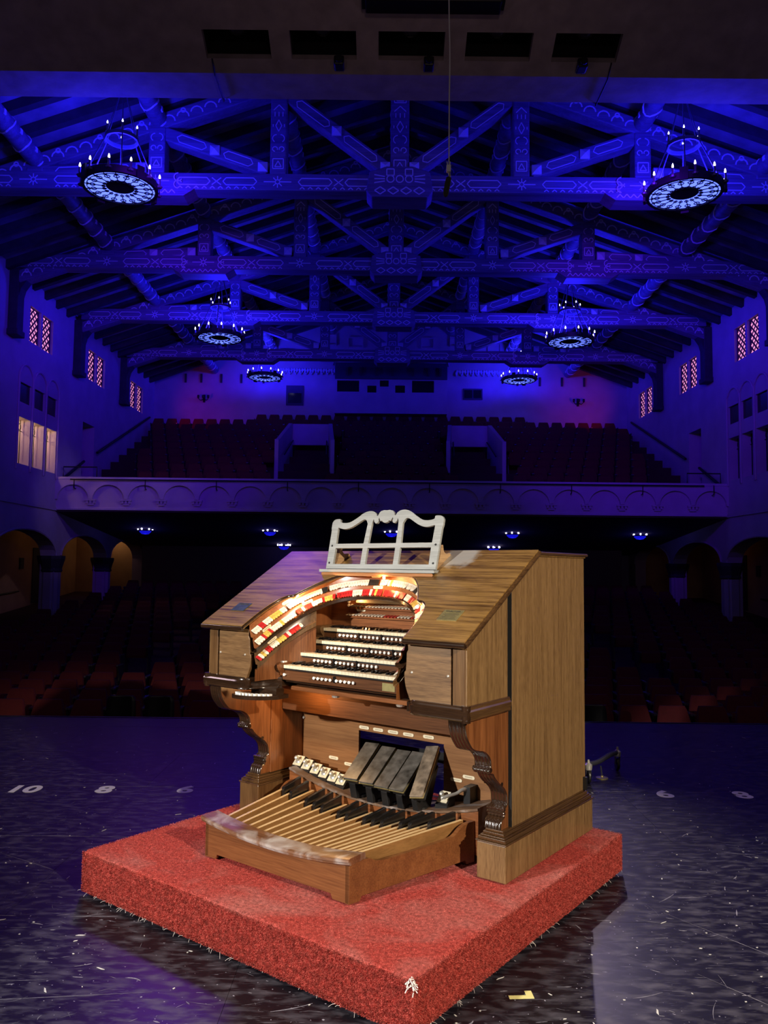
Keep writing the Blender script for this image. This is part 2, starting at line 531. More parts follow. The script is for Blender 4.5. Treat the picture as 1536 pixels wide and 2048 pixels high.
def floor_mat():
    m, nt, b = base_mat('stage_paint')
    geo = N(nt, 'ShaderNodeNewGeometry')

    def scr(rot, sx, sy, lo, hi, dist=0.3, detail=4):
        mp = N(nt, 'ShaderNodeMapping')
        mp.inputs['Rotation'].default_value = (0, 0, radians(rot))
        mp.inputs['Scale'].default_value = (sx, sy, 1)
        nt.links.new(geo.outputs['Position'], mp.inputs['Vector'])
        nz = N(nt, 'ShaderNodeTexNoise')
        nz.inputs['Scale'].default_value = 1
        nz.inputs['Detail'].default_value = detail
        nz.inputs['Distortion'].default_value = dist
        nt.links.new(mp.outputs[0], nz.inputs['Vector'])
        rp = N(nt, 'ShaderNodeMapRange')
        rp.inputs['From Min'].default_value = lo
        rp.inputs['From Max'].default_value = hi
        nt.links.new(nz.outputs['Fac'], rp.inputs['Value'])
        return rp.outputs[0]

    def mul(a, c):
        n_ = N(nt, 'ShaderNodeMath', operation='MULTIPLY')
        nt.links.new(a, n_.inputs[0])
        if isinstance(c, float):
            n_.inputs[1].default_value = c
        else:
            nt.links.new(c, n_.inputs[1])
        return n_.outputs[0]

    def mxm(a, c):
        n_ = N(nt, 'ShaderNodeMath', operation='MAXIMUM')
        nt.links.new(a, n_.inputs[0])
        nt.links.new(c, n_.inputs[1])
        return n_.outputs[0]
    haze = scr(8, 9.0, 22.0, 0.46, 0.80, 0.3, 15)
    s1 = mul(scr(8, 9, 120, 0.66, 0.74), 0.7)
    s2 = mul(scr(52, 10, 140, 0.66, 0.75), 0.6)
    s3 = mul(scr(-38, 10, 140, 0.67, 0.76), 0.6)
    s4 = mul(scr(80, 12, 150, 0.68, 0.77), 0.6)
    sp = scr(0, 60, 60, 0.735, 0.76, 0.0, 1)
    gate = scr(20, 3.0, 3.0, 0.38, 0.62, 0.5, 3)
    lines = mul(mxm(mxm(s1, s2), mxm(s3, s4)), gate)
    tot = mxm(mxm(mul(haze, 0.26), lines), sp)
    rp = N(nt, 'ShaderNodeMix')
    rp.data_type = 'RGBA'
    rp.inputs[6].default_value = (0.008, 0.007, 0.011, 1)
    rp.inputs[7].default_value = (0.34, 0.32, 0.40, 1)
    nt.links.new(tot, rp.inputs[0])
    nt.links.new(rp.outputs[2], b.inputs['Base Color'])
    rr = N(nt, 'ShaderNodeMapRange')
    rr.inputs['To Min'].default_value = 0.33
    rr.inputs['To Max'].default_value = 0.65
    nt.links.new(tot, rr.inputs['Value'])
    nt.links.new(rr.outputs[0], b.inputs['Roughness'])
    b.inputs['Specular IOR Level'].default_value = 0.28
    return m


M_FLOOR = floor_mat()


def carpet_mat(name, c0, c1, worn, island=False):
    m, nt, b = base_mat(name)
    tc = N(nt, 'ShaderNodeTexCoord')
    if island:
        geo = N(nt, 'ShaderNodeNewGeometry')
        fac = geo.outputs['Random Per Island']
    else:
        nz = N(nt, 'ShaderNodeTexNoise')
        nz.inputs['Scale'].default_value = 120
        nz.inputs['Detail'].default_value = 3
        nt.links.new(tc.outputs['Object'], nz.inputs['Vector'])
        fac = nz.outputs['Fac']
    rp = N(nt, 'ShaderNodeValToRGB')
    rp.color_ramp.elements[0].position = 0.25
    rp.color_ramp.elements[1].position = 0.8
    rp.color_ramp.elements[0].color = (*c0, 1)
    rp.color_ramp.elements[1].color = (*c1, 1)
    nt.links.new(fac, rp.inputs['Fac'])
    n2 = N(nt, 'ShaderNodeTexNoise')
    n2.inputs['Scale'].default_value = 3.2
    n2.inputs['Detail'].default_value = 6
    n2.inputs['Distortion'].default_value = 0.6
    nt.links.new(tc.outputs['Object'], n2.inputs['Vector'])
    mr = N(nt, 'ShaderNodeMapRange')
    mr.inputs['From Min'].default_value = 0.46
    mr.inputs['From Max'].default_value = 0.72
    mr.inputs['To Max'].default_value = 0.6
    nt.links.new(n2.outputs['Fac'], mr.inputs['Value'])
    sp = N(nt, 'ShaderNodeSeparateXYZ')
    nt.links.new(tc.outputs['Object'], sp.inputs[0])
    top = N(nt, 'ShaderNodeMapRange')
    top.inputs['From Min'].default_value = 0.200
    top.inputs['From Max'].default_value = 0.216
    nt.links.new(sp.outputs['Z'], top.inputs['Value'])
    mu = N(nt, 'ShaderNodeMath', operation='MULTIPLY')
    nt.links.new(mr.outputs[0], mu.inputs[0])
    nt.links.new(top.outputs[0], mu.inputs[1])
    mx = N(nt, 'ShaderNodeMix')
    mx.data_type = 'RGBA'
    nt.links.new(mu.outputs[0], mx.inputs[0])
    nt.links.new(rp.outputs['Color'], mx.inputs[6])
    mx.inputs[7].default_value = (*worn, 1)
    n3 = N(nt, 'ShaderNodeTexNoise')
    n3.inputs['Scale'].default_value = 55
    n3.inputs['Detail'].default_value = 4
    nt.links.new(tc.outputs['Object'], n3.inputs['Vector'])
    m3 = N(nt, 'ShaderNodeMapRange')
    m3.inputs['From Min'].default_value = 0.32
    m3.inputs['From Max'].default_value = 0.62
    m3.inputs['To Min'].default_value = 0.58
    m3.inputs['To Max'].default_value = 1.06
    nt.links.new(n3.outputs['Fac'], m3.inputs['Value'])
    vm = N(nt, 'ShaderNodeVectorMath', operation='SCALE')
    nt.links.new(mx.outputs[2], vm.inputs[0])
    nt.links.new(m3.outputs[0], vm.inputs['Scale'])
    nt.links.new(vm.outputs[0], b.inputs['Base Color'])
    b.inputs['Roughness'].default_value = 0.95
    b.inputs['Specular IOR Level'].default_value = 0.1
    return m


M_CARP = carpet_mat('red_carpet', (0.30, 0.030, 0.026), (0.60, 0.105, 0.085), (0.50, 0.20, 0.18))
M_PILE = carpet_mat('red_carpet_pile', (0.27, 0.020, 0.018), (0.76, 0.16, 0.13), (0.58, 0.24, 0.21), True)
M_FRAY = plain('frayed_backing', (0.75, 0.70, 0.68), 0.9)

# ================================================================== SETTING
XL, XR, XC = -10.35, 10.86, 0.27
DB = 35.2                      # back wall
EAVE, SLOPE = 9.98, 0.352      # roof


def struct(o):
    o['kind'] = 'structure'
    return o


def roof_z(x):
    hw = (XR - XL) / 2
    return EAVE + (hw - abs(x - (XL + XR) / 2)) * SLOPE


# ---- stage floor: painted hardboard sheets laid on a sub-floor
floor = struct(MB().box(-7.3, 7.3, -4.0, 9.07, -0.3, -0.018).build('floor', M_SHADOW))
PAN = [9.07, 8.57, 7.425, 6.28, 5.135, 3.99, 2.845, 1.70, 0.555, -0.59]
for i in range(len(PAN) - 1):
    off = 0.0 if i % 2 else 1.22
    for k in range(-4, 4):
        x0 = max(-7.3, k * 2.44 + off - 0.6)
        x1 = min(7.3, k * 2.44 + 2.44 + off - 0.6)
        if x1 - x0 < 0.2:
            continue
        MB().box(x0 + 0.0008, x1 - 0.0008, PAN[i + 1] + 0.001, PAN[i] - 0.001, -0.018, 0.0).build('floor_panel', M_FLOOR, floor)
MB().box(-7.3, 7.3, 9.07, 9.10, -0.06, 0.006).build('edge_strip', M_BLACK, floor)
struct(MB().box(-7.3, 7.3, 9.0, 9.07, -1.3, -0.3).build('wall_stage_front', M_BLACK))

# ---- audience floor (flat, then raked)
def aud_z(d):
    return -1.15 if d < 15 else -1.15 + (d - 15) * 0.088


a = MB()
ds = [9.07, 15, 20, 25, 30, 35.4]
a.grid([[(-14.5, d, aud_z(d)), (15, d, aud_z(d))] for d in ds])
struct(a.build('floor_audience', M_CARPETD))


# ---- side walls with arches, doors and windows
def rect(a, b, c, d):
    return [(a, c), (b, c), (b, d), (a, d)]


def arch_hole(c, hw, z0, spring, rise, n=14):
    return [(c - hw, z0), (c + hw, z0)] + arc(c, spring, hw, 0, 180, n, rise)


HI = [(22.68, 23.41), (23.53, 24.28), (27.27, 28.02), (28.14, 28.90), (31.90, 32.66), (32.78, 33.55)]
LO = [(22.19, 22.98), (23.13, 23.90), (24.04, 24.82)]
AR = [18.4, 23.0, 27.6, 32.2]


def side_wall(name, X, sg):
    """sg: +1 when the wall's outside is at greater X"""
    holes = [arch_hole(c, 2.06, -1.2, 2.02, 0.70) for c in AR]
    holes += [rect(a, b, 8.20, 9.25) for a, b in HI]
    holes += [rect(a, b, 4.57, 5.90) for a, b in LO]
    holes += [rect(a, b, 6.33, 6.90) for a, b in LO]
    holes += [rect(26.98, 28.08, 4.75, 6.63)]
    outer = [(9.4, -1.4), (DB + 0.3, -1.4), (DB + 0.3, 10.15), (9.4, 10.15)]
    wl = struct(MB().prism(outer, holes, lambda u, v, d: (X + sg * d, u, v), 0.0, 0.45).build(name, M_PLAS))
    return wl


wall_l = side_wall('wall_left', XL, -1)
wall_r = side_wall('wall_right', XR, 1)

winN = [0]


def hi_window(X, sg, y0, y1, z0, z1):
    winN[0] += 1
    wv, hv = y1 - y0, z1 - z0
    holes = []
    rows = 10
    for r in range(rows):
        nc = 3 if r % 2 == 0 else 2
        for c in range(nc):
            cx = wv * (0.19 + 0.31 * c) if nc == 3 else wv * (0.345 + 0.31 * c)
            cz = hv * (r + 0.55) / rows
            R_ = 0.074
            holes.append([(cx + R_ * (0.72 + 0.28 * cos(4 * t)) * cos(t), cz + R_ * (0.72 + 0.28 * cos(4 * t)) * sin(t)) for t in [2 * pi * k / 16 for k in range(16)]])
    tr = MB().prism([(0, 0), (wv, 0), (wv, hv), (0, hv)], holes, lambda u, v, d: (X + sg * (0.08 + d), y0 + u, z0 + v), 0, 0.006).build('window_%d' % winN[0], M_TRAC)
    struct(tr)
    MB().box(min(X + sg * 0.094, X + sg * 0.11), max(X + sg * 0.094, X + sg * 0.11), y0, y1, z0, z1).build('window_pane', M_PINK, tr)
    return tr


for (a_, b_) in HI:
    hi_window(XL, -1, a_, b_, 8.20, 9.25)
for (a_, b_) in HI:
    hi_window(XR, 1, a_, b_, 8.20, 9.25)


def low_opening(X, sg, y0, y1, z0, z1, lit):
    """recessed gallery opening: reveal box, curtain, iron grille"""
    winN[0] += 1
    b = MB()
    xi, xo = X + sg * 0.44, X + sg * 1.0
    x0, x1 = min(xi, xo), max(xi, xo)
    b.box(x0, x1, y0 - 0.30, y0 - 0.26, z0 - 0.1, z1 + 0.1)
    b.box(x0, x1, y1 + 0.02, y1 + 0.06, z0 - 0.1, z1 + 0.1)
    b.box(x0, x1, y0 - 0.3, y1 + 0.06, z0 - 0.14, z0 - 0.1)
    b.box(x0, x1, y0 - 0.3, y1 + 0.06, z1 + 0.1, z1 + 0.14)
    xe = xo
    b.box(min(xe, xe + sg * 0.04), max(xe, xe + sg * 0.04), y0 - 0.3, y1 + 0.06, z0 - 0.14, z1 + 0.14)
    fr = struct(b.build('window_%d' % winN[0], M_CURT if lit else M_BOOTH))  # unlit openings get a dark material in place of shade
    if z1 - z0 <= 1:
        MB().box(min(X + sg * .06, X + sg * .08), max(X + sg * .06, X + sg * .08), y0, y1, z0, z1).build('opening_shade', M_GLASSB, fr)  # dark sheet across the opening, standing for its unlit depth
    if z1 - z0 > 1:
        cu = MB()
        rows = []
        for k in range(25):
            yy = lerp(y0 - 0.02, y1 + 0.02, k / 24)
            xx = X + sg * (0.78 + 0.03 * sin(k * 1.9))
            rows.append([(xx, yy, z0 - 0.08), (xx, yy, z1 + 0.05)])
        cu.grid(rows)
        cu.build('curtain', M_CURT if lit else M_BOOTH, fr, smooth=60)
        ir = MB()
        for k in (0.12, 0.5, 0.88):
            ir.tube([(X + sg * 0.25, lerp(y0, y1, k), z0), (X + sg * 0.25, lerp(y0, y1, k), z1)], 0.012, 5)
        ir.tube([(X + sg * 0.25, y0, z1 - 0.32), (X + sg * 0.25, y1, z1 - 0.32)], 0.012, 5)
        for k in range(3):
            cy = lerp(y0, y1, (k + 0.5) / 3)
            ir.tube([(X + sg * 0.25, cy + 0.09 * cos(t), z1 - 0.2 + 0.09 * sin(t)) for t in [2 * pi * j / 10 for j in range(10)]], 0.009, 4, closed=True)
        ir.build('grille', M_IRON, fr)
    return fr


for X, sg, lit in ((XL, -1, True), (XR, 1, False)):
    for (a_, b_) in LO:
        low_opening(X, sg, a_, b_, 4.57, 5.90, lit)
        low_opening(X, sg, a_, b_, 6.33, 6.90, False)
        if lit:
            light('gallery_lamp', 'POINT', (X + sg * 0.58, (a_ + b_) / 2 - 0.15, 5.8), 15, (1.0, 0.72, 0.34), size=0.06)


# relief on the side walls: string course, arch mouldings, wall posts
def wall_relief(X, sg, side):
    s_ = -sg
    MB().box(min(X, X + s_ * 0.05), max(X, X + s_ * 0.05), 9.5, 25.0, 3.42, 3.52).build('trim_%d' % (1 if sg < 0 else 2), M_PLAS)['kind'] = 'structure'
    wall = wall_l if sg < 0 else wall_r
    for (a_, b_) in LO:
        c = (a_ + b_) / 2
        pts = [(X + s_ * 0.02, c - 0.45, 4.4)] + [(X + s_ * 0.02, y, z) for y, z in arc(c, 7.0, 0.45, 180, 0, 10)] + [(X + s_ * 0.02, c + 0.45, 4.4)]
        MB().tube(pts, 0.035, 6).build('arch_moulding', M_PLAS, wall)
    for c in AR:
        pts = [(X + s_ * 0.02, y, z) for y, z in arc(c, 2.02, 2.10, 180, 0, 16, 0.74)]
        MB().tube(pts, 0.04, 6).build('arch_moulding', M_PLAS, wall)
    # piers: octagonal shaft and capital at each springing, part of the wall
    for k, c in enumerate((20.7, 25.3, 29.9)):
        h0 = aud_z(c)
        T_ = Matrix.Translation((X + sg * 0.2, c, 0)) @ Matrix.Rotation(pi / 8, 4, 'Z')
        sh = MB().lathe([(0.40, h0), (0.40, h0 + 0.18), (0.34, h0 + 0.24), (0.30, h0 + 0.3), (0.30, 1.48)], 8, T_).build('pier', M_PLAS, wall)
        MB().lathe([(0.31, 1.48), (0.35, 1.52), (0.33, 1.6), (0.38, 1.78), (0.42, 1.9), (0.42, 2.0)], 8, T_).build('capital', M_RAFT, sh)
    # dark wooden wall posts under the truss ends
    for k, d in enumerate((16.9, 21.5, 26.1, 30.75)):
        t = thing('wall_post', 'dark timber wall post with curved bracket under the %s truss, %s wall' % (ORD[k + 1], side), 'wall post', (X, d, 8.1), 0, 'timber wall posts')
        MB().box(min(0, s_ * 0.27), max(0, s_ * 0.27), -0.19, 0.19, 0, 1.75).build('shaft', M_RAFT, t, bevel=0.02)
        MB().box(min(0, s_ * 0.31), max(0, s_ * 0.31), -0.23, 0.23, -0.12, 0.05).build('foot_block', M_RAFT, t, bevel=0.02)
        pr = [(0.25, 0.9), (0.33, 1.2), (0.5, 1.45), (0.8, 1.62), (1.1, 1.7), (1.1, 1.75), (0.25, 1.75)]
        MB().prism(pr, [], lambda u, v, q: (s_ * u, q, v), -0.16, 0.16).build('bracket', M_RAFT, t)


wall_relief(XL, -1, 'left')
wall_relief(XR, 1, 'right')

# ---- aisle walls beyond the arches
for X, sg, nm in ((XL, -1, 'wall_aisle_left'), (XR, 1, 'wall_aisle_right')):
    xo = X + sg * 3.0
    b = MB().box(min(xo, xo + sg * 0.2), max(xo, xo + sg * 0.2), 9.4, DB, -1.4, 3.6)
    aw = struct(b.build(nm, M_OCH))
    MB().box(min(X + sg * 0.45, xo), max(X + sg * 0.45, xo), 9.4, DB, 3.2, 3.4).build('aisle_ceiling', M_PLAS, aw)
    MB().box(min(X + sg * 0.45, xo), max(X + sg * 0.45, xo), DB - 0.6, DB - 0.4, -1.4, 3.2).build('aisle_end', M_OCH, aw)
    MB().tube([(xo - sg * 0.12, 19, 0.2), (xo - sg * 0.12, 29, 0.75)], 0.03, 6).build('handrail', M_IRON, aw)
    dz = aud_z(31)
    MB().box(min(xo - sg * .04, xo), max(xo - sg * .04, xo), 30.3, 31.4, dz, dz + 2.1).build('aisle_door', M_RAFT, aw, bevel=0.01)
    MB().box(min(xo - sg * .05, xo), max(xo - sg * .05, xo), 29.2, 29.5, dz + 1.3, dz + 1.7).build('notice_board', M_RAFT, aw)
light('aisle_lamp', 'POINT', (XL - 1.6, 29.6, 2.7), 1.3, (1.0, 0.52, 0.20), size=0.15)
light('aisle_lamp', 'POINT', (XL - 1.2, 34.0, 2.9), 4, (1.0, 0.68, 0.40), size=0.15)
light('aisle_lamp', 'POINT', (XR + 1.6, 31.0, 2.7), 0.8, (1.0, 0.42, 0.16), size=0.15)

# ---- gable wall at the back, with booth and relief
hw = (XR - XL) / 2
g_out = [(XL - .4, -1.4), (XR + .4, -1.4), (XR + .4, EAVE + .1), ((XL + XR) / 2, EAVE + hw * SLOPE + .2), (XL - .4, EAVE + .1)]
wall_b = struct(MB().prism(g_out, [], lambda u, v, d: (u, DB + d, v), 0, 0.3).build('wall_back', M_PLAS))


def relief_panel(x0, x1, z0, z1, nm='relief_panel', mat=M_PLAS, dp=0.09):
    b = MB()
    b.box(x0, x1, DB - dp, DB, z1 - 0.05, z1)
    b.box(x0, x1, DB - dp, DB, z0, z0 + 0.05)
    b.box(x0, x0 + 0.05, DB - dp, DB, z0 + 0.05, z1 - 0.05)
    b.box(x1 - 0.05, x1, DB - dp, DB, z0 + 0.05, z1 - 0.05)
    b.build(nm, mat, wall_b)


for (x0, x1, z0, z1) in [(-4.75, -4.1, 10.95, 11.5), (-2.9, -2.2, 10.95, 11.45), (-2.9, -2.2, 11.7, 12.2), (-1.7, -1.0, 11.6, 12.1), (1.6, 2.2, 11.6, 12.1), (2.9, 3.5, 11.7, 12.15), (2.9, 3.5, 11.0, 11.45), (4.6, 5.2, 11.4, 11.9), (5.4, 6.0, 11.0, 11.5), (-6.3, -5.7, 11.3, 11.8), (-0.9, -0.3, 12.4, 12.9), (0.9, 1.5, 12.4, 12.9)]:
    relief_panel(x0, x1, z0, z1)
for cx in (-1.6, 0.27, 2.1):
    MB().tube([(x, DB - 0.02, z) for x, z in arc(cx, 10.8, 0.75, 180, 0, 12, 0.6)], 0.04, 5).build('relief_arch', M_PLAS, wall_b)
# corbel tables of small pointed arches
for x0, n in ((-5.1, 13), (3.3, 14)):
    for k in range(n):
        cx = x0 + k * 0.24
        b = MB()
        for q in (-1, 1):
            b.beam((cx + q * 0.12, DB - 0.05, 10.42), (cx + q * 0.03, DB - 0.05, 10.62), 0.1, 0.035, (0, 1, 0))
        b.box(cx - 0.13, cx - 0.105, DB - 0.1, DB, 10.36, 10.46)
        b.build('corbel_arch', M_ORN, wall_b)
# slots near the eaves
for x in (-9.0, -8.3, -7.4, -6.5, -5.5, 5.9, 6.9, 7.9, 8.9):
    MB().box(x, x + 0.09, DB - 0.05, DB, 9.95, 10.35).build('vent_slot', M_RAFT, wall_b)

# projection booth
booth = thing('projection_booth', 'dark projection booth with five small windows on the back wall', 'booth', (0.27, DB, 8.9))
bo = MB().prism([(-2.48, -0.4), (2.47, -0.4), (2.47, 1.12), (-2.48, 1.12)],
                [rect(-2.38, -1.41, 0.56, 1.06), rect(-1.05, -0.65, 0.53, 0.84), rect(-0.5, -0.11, 0.8, 1.08), rect(0.18, 0.61, 0.53, 0.86), rect(0.92, 1.89, 0.55, 1.08)],
                lambda u, v, d: (u, -0.7 + d, v), 0, 0.12).build('front_wall', M_PLAS, booth)
MB().box(-2.48, 2.47, -0.58, -0.02, -0.4, -0.3).build('base', M_PLAS, booth)
b = MB()
b.box(-2.48, -2.4, -0.58, -0.02, -0.3, 1.12)
b.box(2.39, 2.47, -0.58, -0.02, -0.3, 1.12)
b.build('side_walls', M_PLAS, booth)
MB().box(-2.48, 2.47, -0.78, -0.02, 1.12, 1.85).build('canopy', M_BOOTH, booth, bevel=0.02)
for x in (-2.0, -1.4, -0.7, 0.0, 0.9, 1.6, 2.1):
    MB().box(x, x + 0.1, -0.84, -0.78, 1.25, 1.62).build('louvre', M_RAFT, booth)
for (x0, x1, z0, z1) in [(-2.38, -1.41, 0.56, 1.06), (-1.05, -0.65, 0.53, 0.84), (-0.5, -0.11, 0.8, 1.08), (0.18, 0.61, 0.53, 0.86), (0.92, 1.89, 0.55, 1.08)]:
    MB().box(x0, x1, -0.60, -0.585, z0, z1).build('window_glass', M_GLASSB, booth)
# wall hatch and double window beside the booth
t = thing('wall_hatch', 'dark square wall hatch left of the projection booth', 'hatch', (-4.04, DB, 8.96))
MB().box(-0.39, 0.39, -0.06, 0, 0, 0.9).build('frame', M_BOOTH, t, bevel=0.01)
MB().box(-0.3, 0.3, -0.075, -0.06, 0.1, 0.55).build('leaf', M_GLASSB, t)
t = thing('wall_cabinet', 'small double-windowed wall cabinet right of the projection booth', 'cabinet', (3.94, DB, 9.3))
MB().box(-0.44, 0.44, -0.06, 0, 0, 0.5).build('frame', M_BOOTH, t, bevel=0.01)
for q in (-0.38, 0.03):
    MB().box(q, q + 0.35, -0.075, -0.06, 0.07, 0.43).build('pane', M_GLASSB, t)
for x, nm in ((-8.1, 'left'), (8.65, 'right')):
    t = thing('wall_sconce', 'small dark iron wall sconce on the %s part of the back wall' % nm, 'sconce', (x, DB, 9.2))
    MB().box(-0.05, 0.05, -0.05, 0, -0.15, 0.2).build('back_plate', M_IRON, t, bevel=0.01)
    for q in (-0.22, 0, 0.22):
        MB().tube([(0, -0.04, 0), (q * 0.6, -0.15, -0.08), (q, -0.22, 0.0)], 0.018, 5).build('arm', M_IRON, t)
        MB().lathe([(0.02, 0), (0.05, 0.03), (0.05, 0.14)], 8, Matrix.Translation((q, -0.22, 0))).build('candle_cup', M_IRON, t)
light('red_wall_light', 'SPOT', (9.4, 32.3, 8.2), 40, (1.0, 0.05, 0.12), (8.6, DB, 9.1), 0.1, 75, 0.9)
light('red_wall_light', 'SPOT', (-9.2, 32.2, 8.2), 34, (1.0, 0.02, 0.30), (-7.6, DB, 8.9), 0.1, 75, 0.9)

# ---- roof: deck, rafters, purlins
ceil = bpy.data.objects.new('ceiling', None)
COL.objects.link(ceil)
struct(ceil)
xm = (XL + XR) / 2
for sg in (-1, 1):
    xe = XL - 0.4 if sg < 0 else XR + 0.4
    b = MB()
    zt = roof_z(xm)
    ze = EAVE - 0.4 * SLOPE
    b.add([(xm, 10.5, zt), (xe, 10.5, ze), (xe, DB + .3, ze), (xm, DB + .3, zt), (xm, 10.5, zt + .15), (xe, 10.5, ze + .15), (xe, DB + .3, ze + .15), (xm, DB + .3, zt + .15)],
          [(0, 1, 2, 3), (7, 6, 5, 4), (0, 4, 5, 1), (1, 5, 6, 2), (2, 6, 7, 3), (3, 7, 4, 0)])
    b.build('roof_deck', M_DECK, ceil)
raf = {}
for sg in (-1, 1):
    xe = XL - 0.2 if sg < 0 else XR + 0.2
    b = MB().beam((xm, 0, roof_z(xm) - 0.11), (xe, 0, EAVE - 0.2 * SLOPE - 0.11), 0.17, 0.22)
    raf[sg] = b.mesh('rafter')
    raf[sg].materials.append(M_RAFT)
    for k in range(29):
        ob('rafter', raf[sg], None, ceil, loc=(0, 11.2 + k * 0.83, 0))
TR = [16.9, 21.5, 26.1, 30.75]
BAY = 2.65
pur = MB().tube([(0, 0, 0), (0, 24.5, 0)], 0.19, 10)
ring = MB()
for k in range(34):
    y = 0.4 + k * 0.71
    ring.tube([(0.195 * cos(t), y + 0.07 * sin(2 * t), 0.195 * sin(t)) for t in [2 * pi * j / 14 for j in range(14)]], 0.022, 4, closed=True)
    ring.box(-0.2, 0.2, y + 0.26, y + 0.34, -0.05, 0.05)
pm, rm = pur.mesh('purlin', 40), ring.mesh('purlin_ring')
pm.materials.append(M_TIMB)
rm.materials.append(M_ORN)
for k in (-3, -2, -1, 0, 1, 2, 3):
    x = XC + k * BAY
    o = ob('purlin', pm, None, ceil, loc=(x, 10.7, roof_z(x) - 0.38))
    ob('painted_ring', rm, None, o)['kind'] = 'stuff'


# ---- painted ornament ribbons
def ribbons(paths, wd, fn, th=0.006):
    b = MB()
    for pth, closed in paths:
        m = len(pth)
        n = m if closed else m - 1
        for i in range(n):
            (x0, z0), (x1, z1) = pth[i], pth[(i + 1) % m]
            L = sqrt((x1 - x0) ** 2 + (z1 - z0) ** 2) or 1
            nx, nz = -(z1 - z0) / L * wd / 2, (x1 - x0) / L * wd / 2
            q = [fn(x0 + nx, z0 + nz, 0), fn(x1 + nx, z1 + nz, 0), fn(x1 - nx, z1 - nz, 0), fn(x0 - nx, z0 - nz, 0), fn(x0 + nx, z0 + nz, th), fn(x1 + nx, z1 + nz, th), fn(x1 - nx, z1 - nz, th), fn(x0 - nx, z0 - nz, th)]
            b.add(q, [(3, 2, 1, 0), (4, 5, 6, 7), (0, 1, 5, 4), (1, 2, 6, 5), (2, 3, 7, 6), (3, 0, 4, 7)])
    return b


def motif_column(L, hwid):
    """ornament climbing a post of length L (u across, v along)"""
    out = []
    v = 0.12
    k = 0
    while v < L - 0.35:
        s_ = hwid
        kind = k % 4
        if kind == 0:
            out.append(([(-s_ * .8, v), (s_ * .8, v), (s_ * .8, v + .22), (-s_ * .8, v + .22)], True))
            out.append(([(-s_ * .5, v + .04), (0, v + .17), (s_ * .5, v + .04)], True))
            v += .32
        elif kind == 1:
            for q in (-1, 1):
                out.append(([(q * x, z) for x, z in arc(s_ * .5, v + .12, s_ * .38, 200, -90, 8)], False))
                out.append(([(q * x, z) for x, z in arc(s_ * .3, v + .36, s_ * .6, -60, 90, 6)], False))
            v += .52
        elif kind == 2:
            out.append(([(0, v), (s_ * .45, v + .13), (0, v + .26), (-s_ * .45, v + .13)], True))
            for q in (-1, 1):
                out.append(([(q * s_ * .85, v + .1), (q * s_ * .85, v + .16)], False))
            v += .34
        else:
            for q in (-1, 0, 1):
                out.append(([(q * s_ * .6, v), (q * s_ * .6, v + .1)], False))
            out.append(([(-s_ * .8, v + .14), (0, v + .26), (s_ * .8, v + .14)], False))
            v += .34
        k += 1
    return out


# ---- roof trusses
Z0, Z1 = 9.86, 10.24        # bottom chord
TD = 0.42                   # timber depth along the hall


def top_z(u):               # underside line of the top chord
    return roof_z(XC + u) - 0.62


